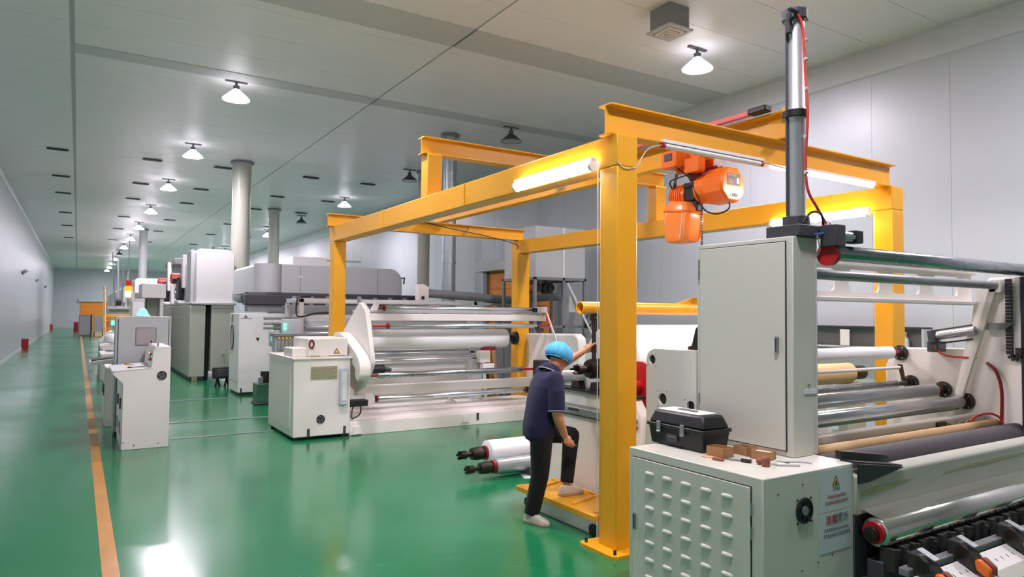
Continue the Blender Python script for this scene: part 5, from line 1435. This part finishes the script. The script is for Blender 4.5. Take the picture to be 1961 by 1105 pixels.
# signal tower cabinet
t = thing('signal_cabinet', 'slim grey cabinet carrying a red, orange and white signal tower', 'cabinet', (1.4, 22.2, 0))
box('body', 1.28, 1.6, 22.0, 22.6, 0.0, 2.24, 'light_grey', t, 0.01)
box('door', 1.31, 1.57, 21.985, 22.0, 0.2, 2.15, 'console_paint', t, 0.004)
box('top_box', 1.34, 1.5, 22.0, 22.15, 2.24, 2.4, 'mid_grey', t, 0.01)
part('tower_pole', MB().cyl((1.19, 22.05, 2.1), (1.19, 22.05, 2.3), 0.03, None, 10), 'mid_grey', t)
part('pole_bracket', MB().box(1.16, 1.3, 22.02, 22.08, 2.1, 2.14), 'mid_grey', t)
for z0_, z1_, m in ((2.28, 2.44, 'lit_white'), (2.44, 2.59, 'lit_orange'), (2.59, 2.74, 'lit_red')):
    part('signal_lens', MB().cyl((1.19, 22.05, z0_), (1.19, 22.05, z1_), 0.075, None, 18), m, t)
part('antenna', MB().cyl((1.19, 22.05, 2.74), (1.18, 22.05, 3.9), 0.012, None, 8), 'mid_grey', t)
# white housing and rod beside the signal tower
t = thing('white_housing', 'white open machine housing between signal cabinet and oven fans', 'machine', (1.95, 25, 0))
box('left_wall', 1.7, 1.78, 24.4, 25.6, 0.0, 2.3, 'white_paint', t, 0.01)
box('right_wall', 2.2, 2.3, 24.4, 25.6, 0.0, 2.3, 'white_paint', t, 0.01)
box('top_cover', 1.68, 2.35, 24.3, 25.7, 2.3, 2.75, 'white_paint', t, 0.015)
box('inner_panel', 1.78, 2.2, 25.2, 25.3, 0.0, 2.3, 'paper', t, 0)
part('black_lever', MB().bar((1.82, 24.3, 1.6), (1.8, 24.3, 2.25), 0.04, 0.03), 'black', t)
# far orange stair with handrail
t = thing('access_stair', 'yellow access stair with tan handrails leading onto the far machine', 'stair', (1.0, 27, 0))
part('platform', MB().box(0.75, 1.6, 26.6, 27.8, 1.66, 1.76), 'yellow', t, 0.01)
for k in range(6):
    part('tread', MB().box(0.75, 1.55, 24.8 + k * 0.3, 25.05 + k * 0.3, 0.25 + k * 0.26, 0.29 + k * 0.26), 'yellow', t)
for x in (0.75, 1.55):
    part('stringer', MB().bar((x, 24.7, 0.0), (x, 26.6, 1.66), 0.04, 0.16), 'yellow', t)
    hr = part('handrail', MB().tube(smooth_path([(x, 24.6, 0.95), (x, 25.4, 1.65), (x, 26.6, 2.62), (x, 27.8, 2.66)], 4), 0.018, 8), 'kraft', t)
    for y, z in ((24.7, 0.0), (25.6, 0.8), (26.6, 1.7), (27.7, 1.7)):
        part('baluster', MB().cyl((x, y, z), (x, y, z + 0.95), 0.014, None, 8), 'kraft', hr)
# pale desk machine by the stair, far drums, grey locker and partition
t = thing('far_desk', 'pale green-grey machine desk at the foot of the yellow stair', 'machine', (0.8, 22.5, 0))
box('body', 0.55, 1.15, 21.8, 24.2, 0.0, 1.0, 'grey_green', t, 0.02)
part('hood', MB().prism([(0.55, 1.0), (1.15, 1.0), (1.1, 1.35), (0.8, 1.3)], 'y', 22.2, 24.0), 'white_paint', t, 0.02)
part('green_lamp', MB().cyl((0.85, 21.9, 1.5), (0.85, 21.9, 1.62), 0.06, None, 12), 'lit_green', t)
part('lamp_post', MB().cyl((0.85, 21.9, 1.0), (0.85, 21.9, 1.5), 0.02, None, 8), 'mid_grey', t)
t = thing('far_locker', 'grey metal locker standing far down the aisle', 'cabinet', (0.5, 60, 0))
box('body', 0.1, 0.85, 59.5, 60.5, 0.0, 1.55, 'mid_grey', t, 0.01)
box('door', 0.14, 0.81, 59.48, 59.5, 0.1, 1.5, 'light_grey', t, 0.006)
box('side_rail', 0.86, 0.92, 59.5, 60.5, 0.0, 1.6, 'black', t, 0)
t = thing('far_board', 'white notice board standing beside the far grey locker', 'board', (1.3, 60, 0))
box('panel', 1.0, 1.7, 60.0, 60.1, 0.3, 1.5, 'paper', t, 0.01)
for x in (1.05, 1.6):
    box('leg', x, x + 0.06, 60.02, 60.08, 0.0, 0.3, 'black', t, 0)
t = thing('far_fire_cabinet', 'red fire cabinet standing in front of the far orange door', 'fire box', (-0.4, 70, 0))
box('body', -0.25, 0.1, 70, 70.4, 0.0, 0.9, 'red', t, 0.01)
box('door', -0.22, 0.07, 69.98, 70.0, 0.1, 0.8, 'deep_red', t, 0.004)
t = thing('far_orange_unit', 'orange machine unit behind the far notice board', 'machine', (2.0, 50, 0))
box('body', 1.45, 1.8, 50, 52, 0.0, 1.5, 'orange_door', t, 0.01)
box('panel', 1.48, 1.77, 49.98, 50.0, 0.8, 1.4, 'orange', t, 0.01)
t = thing('far_column_rack', 'tall pale machine tower with rods at the far end of the line', 'machine', (1.6, 36, 0))
for k in range(4):
    part('mast', MB().bar((1.3 + 0.12 * k, 32.6, 1.9), (1.15 + 0.2 * k, 32.6, 4.3 - 0.25 * k), 0.06, 0.06), 'light_grey' if k % 2 else 'mid_grey', t)
box('base', 1.1, 1.8, 32.2, 33.2, 0.0, 1.95, 'light_grey', t, 0.01)
box('platform', 1.0, 1.9, 32.0, 33.3, 1.95, 2.05, 'white_paint', t, 0.01)
part('winch', MB().cyl((1.3, 32.2, 2.25), (1.5, 32.2, 2.25), 0.16, None, 14), 'dark_grey', t)

# ------------------------------------------------------------------ grey hopper on a stand by the right wall
t = thing('grey_hopper', 'big grey box hopper on a steel stand in front of the roller door', 'machine', (9.3, 12.6, 0))
part('hopper', MB().prism([(8.45, 2.72), (9.82, 2.72), (9.82, 3.85), (8.45, 3.85)], 'y', 12.5, 13.8), 'light_grey', t, 0.01)
box('corner_angle', 9.17, 9.22, 12.47, 12.5, 2.72, 3.85, 'white_paint', t, 0.002)
for x in (8.42, 9.18, 9.78):
    for y in (12.48, 13.78):
        part('leg', MB().box(x, x + 0.06, y, y + 0.06, 0.0, 2.72), 'mid_grey', t, 0.004)
for z in (2.66, 1.6):
    for y in (12.48, 13.78):
        part('rail', MB().box(8.42, 9.84, y, y + 0.06, z, z + 0.06), 'mid_grey', t, 0.004)
    for x in (8.42, 9.78):
        part('rail', MB().box(x, x + 0.06, 12.54, 13.78, z, z + 0.06), 'mid_grey', t, 0.004)
for x, m in ((8.7, 'copper_brown'), (9.05, 'dark_grey')):
    mo_ = part('motor', MB().lathe([(0, 0.06), (0.02, 0.13), (0.25, 0.13), (0.28, 0.08)], (x, 12.8, 2.5), (0, 1, 0), 18), m, t)
    part('motor_cap', MB().cyl((x, 12.74, 2.5), (x, 12.8, 2.5), 0.09, None, 16), 'black', mo_)
    part('motor_neck', MB().cyl((x, 12.95, 2.6), (x, 12.95, 2.72), 0.06, None, 12), 'mid_grey', mo_)
part('brace', MB().cyl((9.25, 12.4, 2.6), (10.0, 12.1, 1.0), 0.025, None, 10), 'white_paint', t)
part('bracket', MB().box(9.3, 9.5, 12.4, 12.5, 1.95, 2.3), 'light_grey', t, 0.01)
tub('hose', smooth_path([(9.75, 12.3, 1.9), (9.68, 12.3, 1.75), (9.75, 12.3, 1.6), (9.95, 12.3, 1.8), (10.0, 12.3, 1.7), (10.0, 12.3, 1.0)]), 0.02, 'black', t)
box('back_panel', 8.5, 9.8, 14.2, 14.3, 0.0, 2.1, 'mid_grey', t, 0.01)
# big grey pipe running across behind the unwinder
t = thing('cross_pipe', 'thick grey horizontal pipe on brackets crossing behind the yellow post', 'pipe', (8.2, 14.4, 0))
part('pipe', MB().tube(smooth_path([(6.75, 14.4, 2.36), (8.0, 14.4, 2.3), (9.0, 14.4, 2.24), (9.8, 14.35, 2.32), (10.5, 14.3, 2.36)], 5), 0.1, 20), 'mid_grey', t)
part('end_bracket', MB().prism([(6.5, 2.1), (6.75, 2.1), (6.75, 2.5), (6.62, 2.56), (6.5, 2.55)], 'y', 14.3, 14.5), 'cream', t, 0.006)
part('bracket_bolt', MB().cyl((6.6, 14.28, 2.25), (6.6, 14.3, 2.25), 0.04, None, 12), 'black', t)
box('rail', 6.75, 9.0, 14.36, 14.44, 2.1, 2.16, 'light_grey', t, 0.004)
for x in (6.55, 8.6):
    box('support', x, x + 0.1, 14.36, 14.46, 0.0, 2.12, 'light_grey', t, 0.006)
# ------------------------------------------------------------------ worker
def cone_chain(mb, pts, rad, n=14):
    """tapered round limb through points with balls at the joints"""
    P = [Vector(p) for p in pts]
    for i in range(len(P) - 1):
        mb.cyl(P[i], P[i + 1], rad[i], rad[i + 1], n)
    for p, r in zip(P, rad):
        mb.ball(p, r, None, None, n, 8)
    return mb

def loft(mb, rings, n=24, cap=True):
    """rings: (centre, half side, half depth, lateral dir 2-D)"""
    V = []
    for c, a, b, lat in rings:
        l = Vector((lat[0], lat[1], 0)).normalized()
        f = Vector((l.y, -l.x, 0))
        for i in range(n):
            t_ = 2 * PI * i / n
            ca, sa = math.cos(t_), math.sin(t_)
            k = 1.0 / (abs(ca) ** 2.5 + abs(sa) ** 2.5) ** (1 / 2.5)
            V.append(Vector(c) + l * a * ca * k + f * b * sa * k)
    m = len(rings)
    F = []
    for j in range(m - 1):
        F += [(j * n + i, j * n + (i + 1) % n, (j + 1) * n + (i + 1) % n, (j + 1) * n + i) for i in range(n)]
    if cap:
        F += [tuple(reversed(range(n))), tuple(range((m - 1) * n, m * n))]
    return mb.add(V, F)

def fuse(name, mb, m, parent, voxel, it=6, fac=0.5):
    o = part(name, mb, m, parent, 0, 0)
    r = o.modifiers.new('remesh', 'REMESH')
    r.mode = 'VOXEL'
    r.voxel_size = voxel
    r.use_smooth_shade = True
    s = o.modifiers.new('smooth', 'SMOOTH')
    s.factor = fac
    s.iterations = it
    return o

man = thing('person', 'worker in navy polo, black trousers and blue hair cap, one foot on a step', 'person', (3.66, 5.33, 0))
RSH, LSH = Vector((3.72, 5.15, 1.305)), Vector((3.81, 5.53, 1.335))
REL, RWR = Vector((3.69, 5.10, 1.01)), Vector((3.825, 5.155, 0.785))
LEL, LWR = Vector((4.05, 5.57, 1.39)), Vector((4.285, 5.468, 1.535))
RHIP, LHIP = Vector((3.63, 5.24, 0.80)), Vector((3.69, 5.42, 0.80))
RKN, RAN = Vector((3.625, 5.26, 0.44)), Vector((3.56, 5.30, 0.09))
LKN, LAN = Vector((4.06, 5.37, 0.74)), Vector((3.95, 5.295, 0.28))
# head frame: looks at the shaft, down and forward
hf = Vector((0.88, 0.22, -0.42)).normalized()
hl = Vector((0, 0, 1)).cross(hf).normalized()
hu = hf.cross(hl)
HM = Matrix((hf, hl, hu)).transposed()
HC = Vector((3.875, 5.33, 1.485))
def hp(a, b, c):
    return HC + hf * a + hl * b + hu * c
mb = MB()
mb.ball(HC + hu * 0.015, 0.098, 0.078, 0.105, 20, 14, HM)          # cranium
mb.ball(hp(0.03, 0, -0.055), 0.062, 0.058, 0.07, 18, 12, HM)        # jaw
mb.ball(hp(0.066, 0, -0.098), 0.026, 0.03, 0.024, 12, 8, HM)        # chin
mb.ball(hp(0.078, 0, 0.028), 0.024, 0.058, 0.018, 12, 8, HM)        # brow
for s in (-1, 1):
    mb.ball(hp(0.065, s * 0.04, -0.025), 0.03, 0.026, 0.03, 12, 8, HM)   # cheek
    mb.ball(hp(-0.005, s * 0.08, -0.012), 0.02, 0.01, 0.032, 12, 8, HM)  # ear
cone_chain(mb, [hp(0.092, 0, 0.012), hp(0.112, 0, -0.025)], [0.009, 0.014], 10)   # nose
for s in (-1, 1):
    mb.ball(hp(0.102, s * 0.012, -0.028), 0.012, 0.01, 0.009, 10, 6, HM)
mb.ball(hp(0.09, 0, -0.06), 0.012, 0.024, 0.012, 10, 6, HM)         # mouth
cone_chain(mb, [(3.79, 5.34, 1.32), (3.82, 5.335, 1.4), hp(-0.02, 0, -0.06)], [0.068, 0.058, 0.058])
# trunk and limbs under the clothes
loft(mb, [((3.655, 5.33, 0.78), 0.15, 0.1, (0.2, 0.97)), ((3.69, 5.33, 1.02), 0.14, 0.09, (0.2, 0.97)), ((3.74, 5.34, 1.25), 0.16, 0.09, (0.2, 0.97)), ((3.77, 5.34, 1.35), 0.1, 0.06, (0.2, 0.97))])
cone_chain(mb, [RSH + Vector((0, 0.05, -0.02)), RSH.lerp(REL, 0.4), REL, RWR], [0.045, 0.045, 0.044, 0.03])
cone_chain(mb, [REL, REL.lerp(RWR, 0.3), RWR], [0.046, 0.05, 0.031])
cone_chain(mb, [LSH + Vector((0, -0.05, -0.02)), LEL, LEL.lerp(LWR, 0.3), LWR], [0.045, 0.044, 0.045, 0.028])
cone_chain(mb, [RHIP, RKN, RAN], [0.075, 0.05, 0.036])
cone_chain(mb, [LHIP, LKN, LAN], [0.075, 0.05, 0.036])
# right hand closed round the tool
TA, TB = Vector((3.80, 5.172, 0.728)), Vector((3.945, 5.15, 0.69))
tu = (TB - TA).normalized()
tc = TA.lerp(TB, 0.48)
mb.ball(RWR.lerp(tc, 0.55) + Vector((0, -0.012, 0.004)), 0.046, 0.018, 0.044, 14, 10)
cone_chain(mb, [RWR, RWR.lerp(tc, 0.5) + Vector((0, -0.01, 0))], [0.027, 0.024])
for k, (q, L) in enumerate(((0.034, 0.92), (0.012, 1.0), (-0.01, 0.95), (-0.031, 0.8))):
    b = tc + tu * q
    cone_chain(mb, [b + Vector((-0.004, -0.024, 0.032)), b + Vector((0.006, -0.03, 0.002)), b + Vector((0.008, -0.016, -0.022 * L)), b + Vector((0.006, 0.012, -0.022 * L))], [0.0105, 0.0098, 0.0092, 0.0082], 10)
cone_chain(mb, [RWR.lerp(tc, 0.4) + Vector((0.012, 0.012, 0)), tc + tu * 0.03 + Vector((0.008, 0.018, 0.026)), tc + tu * 0.055 + Vector((0.004, 0.006, 0.02))], [0.014, 0.0115, 0.009], 10)
# left hand round the hanging rod (rod at x 4.40, y 5.45)
pc = Vector((4.335, 5.468, 1.562))
mb.ball(pc, 0.046, 0.022, 0.046, 14, 10)
cone_chain(mb, [LWR, pc], [0.028, 0.026])
for k, (dz, L) in enumerate(((0.034, 0.9), (0.012, 1.0), (-0.01, 0.95), (-0.031, 0.8))):
    z = 1.566 + dz
    cone_chain(mb, [(4.355, 5.474, z), (4.4, 5.474, z + 0.002), (4.437, 5.468, z), (4.4385, 5.446 + 0.01 * (1 - L), z - 0.002), (4.418 + 0.012 * (1 - L), 5.434, z - 0.004)], [0.0105, 0.01, 0.0094, 0.0088, 0.008], 10)
cone_chain(mb, [(4.315, 5.447, 1.562), (4.35, 5.434, 1.59), (4.386, 5.431, 1.612), (4.405, 5.433, 1.618)], [0.0145, 0.012, 0.0105, 0.0085], 10)
body = fuse('body', mb, 'skin', man, 0.0055, 3, 0.5)
for s in (-1, 1):
    e = part('eye', MB().ball(hp(0.086, s * 0.032, 0.004), 0.012, 0.014, 0.009, 12, 8, HM), 'paper', man)
    part('pupil', MB().ball(hp(0.095, s * 0.032, 0.003), 0.005, 0.006, 0.006, 8, 6, HM), 'hair', e)
    part('eyebrow', MB().tube([hp(0.1, s * 0.016, 0.024), hp(0.101, s * 0.034, 0.028), hp(0.092, s * 0.05, 0.024)], 0.004, 6), 'hair', man)
part('lips', MB().ball(hp(0.097, 0, -0.06), 0.007, 0.02, 0.007, 12, 6, HM), 'lips', man)
# short hair below the cap
part('hair', MB().ball(HC + hu * 0.018 - hf * 0.01, 0.094, 0.081, 0.082, 20, 12, HM), 'hair', man)
# polo shirt
mb = MB()
rg = [((3.65, 5.33, 0.775), 0.178, 0.138, (0.25, 0.97)), ((3.655, 5.33, 0.88), 0.18, 0.14, (0.25, 0.97)), ((3.675, 5.33, 1.0), 0.176, 0.136, (0.24, 0.97)),
      ((3.705, 5.335, 1.13), 0.188, 0.135, (0.22, 0.97)), ((3.735, 5.34, 1.24), 0.2, 0.13, (0.22, 0.97)), ((3.758, 5.34, 1.31), 0.19, 0.115, (0.22, 0.97)),
      ((3.775, 5.342, 1.36), 0.135, 0.088, (0.22, 0.97)), ((3.79, 5.342, 1.385), 0.08, 0.072, (0.22, 0.97))]
loft(mb, rg, 28)
shR = RSH + (REL - RSH) * 0.97
cone_chain(mb, [RSH + Vector((0.005, 0.03, 0)), RSH + (REL - RSH) * 0.4], [0.082, 0.078], 18)
mb.cyl(RSH + (REL - RSH) * 0.35, shR, 0.079, 0.078, 20)
shL = LSH + (LEL - LSH) * 0.85
cone_chain(mb, [LSH - Vector((0.0, 0.03, 0)), LSH + (LEL - LSH) * 0.4], [0.08, 0.076], 18)
mb.cyl(LSH + (LEL - LSH) * 0.35, shL, 0.077, 0.075, 20)
shirt = fuse('polo_shirt', mb, 'navy_cloth', man, 0.008, 5, 0.5)
def ring(name, c, ax, r, rt, m, parent, r2=None):
    ax = Vector(ax).normalized()
    e1 = ax.orthogonal().normalized()
    e2 = ax.cross(e1)
    return part(name, MB().tube([Vector(c) + e1 * r * math.cos(a) + e2 * r * math.sin(a) for a in [2 * PI * i / 28 for i in range(28)]], rt, 6, True), m, parent)
ring('sleeve_trim', shR - (REL - RSH).normalized() * 0.006, REL - RSH, 0.075, 0.0045, 'navy_trim', shirt)
ring('sleeve_trim', shL - (LEL - LSH).normalized() * 0.006, LEL - LSH, 0.072, 0.0045, 'navy_trim', shirt)
# collar: sloping band round the neck with a pale edge
cV, cF = [], []
N = 28
nc = Vector((3.798, 5.34, 1.385))
ca_ = Vector((0.42, 0.05, 1)).normalized()
ce1 = Vector((1, 0.1, -0.42)).normalized()
ce2 = ca_.cross(ce1)
for j, (h, r) in enumerate(((-0.034, 0.112), (-0.004, 0.104), (0.026, 0.084), (0.03, 0.075), (0.0, 0.072))):
    for i in range(N):
        a = 2 * PI * i / N
        cV.append(nc + ca_ * (h - 0.012 * math.cos(a)) + (ce1 * math.cos(a) + ce2 * math.sin(a)) * r)
for j in range(4):
    cF += [(j * N + i, j * N + (i + 1) % N, (j + 1) * N + (i + 1) % N, (j + 1) * N + i) for i in range(N)]
col_ = part('collar', MB().add(cV, cF), 'navy_cloth', shirt, 0, 80)
part('collar_trim', MB().tube([nc + ca_ * (-0.034 - 0.012 * math.cos(a)) + (ce1 * math.cos(a) + ce2 * math.sin(a)) * 0.1135 for a in [2 * PI * i / N for i in range(N)]], 0.005, 6, True), 'navy_trim', shirt)
# trousers
mb = MB()
loft(mb, [((3.66, 5.33, 0.74), 0.155, 0.12, (0.25, 0.97)), ((3.655, 5.33, 0.82), 0.172, 0.13, (0.25, 0.97)), ((3.655, 5.33, 0.86), 0.165, 0.122, (0.25, 0.97))], 24)
def leg(h, k, a, r):
    cone_chain(mb, [h, h.lerp(k, 0.5), k], [r[0], r[1], r[2]], 20)
    cone_chain(mb, [k, k.lerp(a, 0.45)], [r[2], r[3]], 20)
    mb.cyl(k.lerp(a, 0.4), a, r[3], r[4], 20)
leg(RHIP + Vector((0.0, 0.01, -0.02)), RKN, Vector((3.562, 5.3, 0.075)), (0.105, 0.098, 0.083, 0.078, 0.07))
leg(LHIP, LKN, Vector((3.955, 5.295, 0.315)), (0.1, 0.094, 0.08, 0.072, 0.062))
tr = fuse('trousers', mb, 'black_cloth', man, 0.008, 5, 0.5)
# shoes
def shoe(heel, d, L=0.275):
    d = Vector((d[0], d[1], 0)).normalized()
    s = Vector((-d.y, d.x, 0))
    h = Vector(heel)
    def outline(k):
        pts = [(0.0, 0.028), (0.02, 0.036), (0.08, 0.037), (0.15, 0.041), (0.2, 0.049), (0.24, 0.042), (0.265, 0.024), (0.275, 0.006)]
        up = [(x / 0.275 * L, y * k) for x, y in pts]
        return up + [(x, -y * 0.94) for x, y in reversed(up)]
    so = outline(1.06)
    n = len(so)
    V = [h + d * x + s * y + Vector((0, 0, 0.001)) for x, y in so] + [h + d * x + s * y * 0.97 + Vector((0, 0, 0.03 if x < 0.12 else 0.024)) for x, y in so]
    F = [tuple(range(n)), tuple(reversed(range(n, 2 * n)))] + [(i, (i + 1) % n, n + (i + 1) % n, n + i) for i in range(n)]
    mb = MB()
    secs = [(0.005, 0.024, 0.075), (0.03, 0.034, 0.1), (0.075, 0.036, 0.105), (0.12, 0.037, 0.092), (0.17, 0.042, 0.074), (0.21, 0.044, 0.062), (0.245, 0.034, 0.052), (0.268, 0.014, 0.038)]
    m = 14
    VV = []
    for x, w, hh in secs:
        for i in range(m):
            a = PI * i / (m - 1)
            VV.append(h + d * (x / 0.275 * L) + s * w * math.copysign(abs(math.cos(a)) ** 0.7, math.cos(a)) + Vector((0, 0, 0.024 + (hh - 0.024) * abs(math.sin(a)) ** 0.75)))
    FF = []
    for j in range(len(secs) - 1):
        FF += [(j * m + i, j * m + i + 1, (j + 1) * m + i + 1, (j + 1) * m + i) for i in range(m - 1)]
        FF.append((j * m, (j + 1) * m, (j + 1) * m + m - 1, j * m + m - 1))
    FF += [tuple(range(m)), tuple(reversed(range((len(secs) - 1) * m, len(secs) * m)))]
    up = part('shoe', MB().add(VV, FF), 'shoe_cloth', man, 0, 60)
    part('sole', MB().add(V, F), 'shoe_sole', up, 0.004)
    for k in range(4):
        x = 0.11 + k * 0.022
        zz = 0.104 - k * 0.009
        part('lace', MB().tube([h + d * x + s * -0.026 + Vector((0, 0, zz - 0.016)), h + d * x + Vector((0, 0, zz + 0.002)), h + d * x + s * 0.026 + Vector((0, 0, zz - 0.016))], 0.004, 6), 'paper', up)
    return up
shoe((3.525, 5.36, 0.0), (0.36, -0.93))
shoe((3.865, 5.285, 0.2), (0.99, -0.02))
# bouffant cap with gathered folds and an elastic rim
cv, cf = [], []
n, m = 56, 14
cc = HC + hu * 0.03 - hf * 0.01
for j in range(m + 1):
    b = (PI * 0.62) * j / m
    for i in range(n):
        a = 2 * PI * i / n
        fold = 1 + 0.05 * math.sin(a * 9 + 1.3 * math.sin(a * 2)) * math.sin(b) ** 2 + 0.015 * math.sin(a * 17 + b * 5) * math.sin(b)
        tuck = 1.0 if j < m - 2 else (0.99 if j == m - 2 else (0.96 if j == m - 1 else 0.91))
        cv.append(cc + hf * (0.145 * math.sin(b) * math.cos(a) * fold * tuck) + hl * (0.122 * math.sin(b) * math.sin(a) * fold * tuck) + hu * (0.128 * math.cos(b) * (1 + 0.02 * math.sin(a * 5))))
for j in range(m):
    cf += [(j * n + i, (j + 1) * n + i, (j + 1) * n + (i + 1) % n, j * n + (i + 1) % n) for i in range(n)]
cap = part('hair_cap', MB().add(cv, cf), 'cap_blue', man, 0, 80)
sd = cap.modifiers.new('solid', 'SOLIDIFY')
sd.thickness = 0.003
rim = []
for i in range(28):
    a = 2 * PI * i / 28
    b = PI * 0.62
    rim.append(cc + hf * (0.145 * math.sin(b) * math.cos(a) * 0.91) + hl * (0.122 * math.sin(b) * math.sin(a) * 0.91) + hu * (0.128 * math.cos(b)))
part('elastic_rim', MB().tube(rim, 0.006, 8, True), 'cap_blue', cap)
# orange tool in the right hand
t = thing('hand_cutter', 'orange handled cutter held in the right hand of the worker', 'tool', tc)
part('handle', MB().tube([TA, TA.lerp(TB, 0.3), TA.lerp(TB, 0.7), TB], 0.012, 10, rr=[0.009, 0.0125, 0.0125, 0.008]), 'hose_red', t)
part('blade', MB().bar(TB - tu * 0.005, TB + tu * 0.035, 0.014, 0.003), 'steel', t)
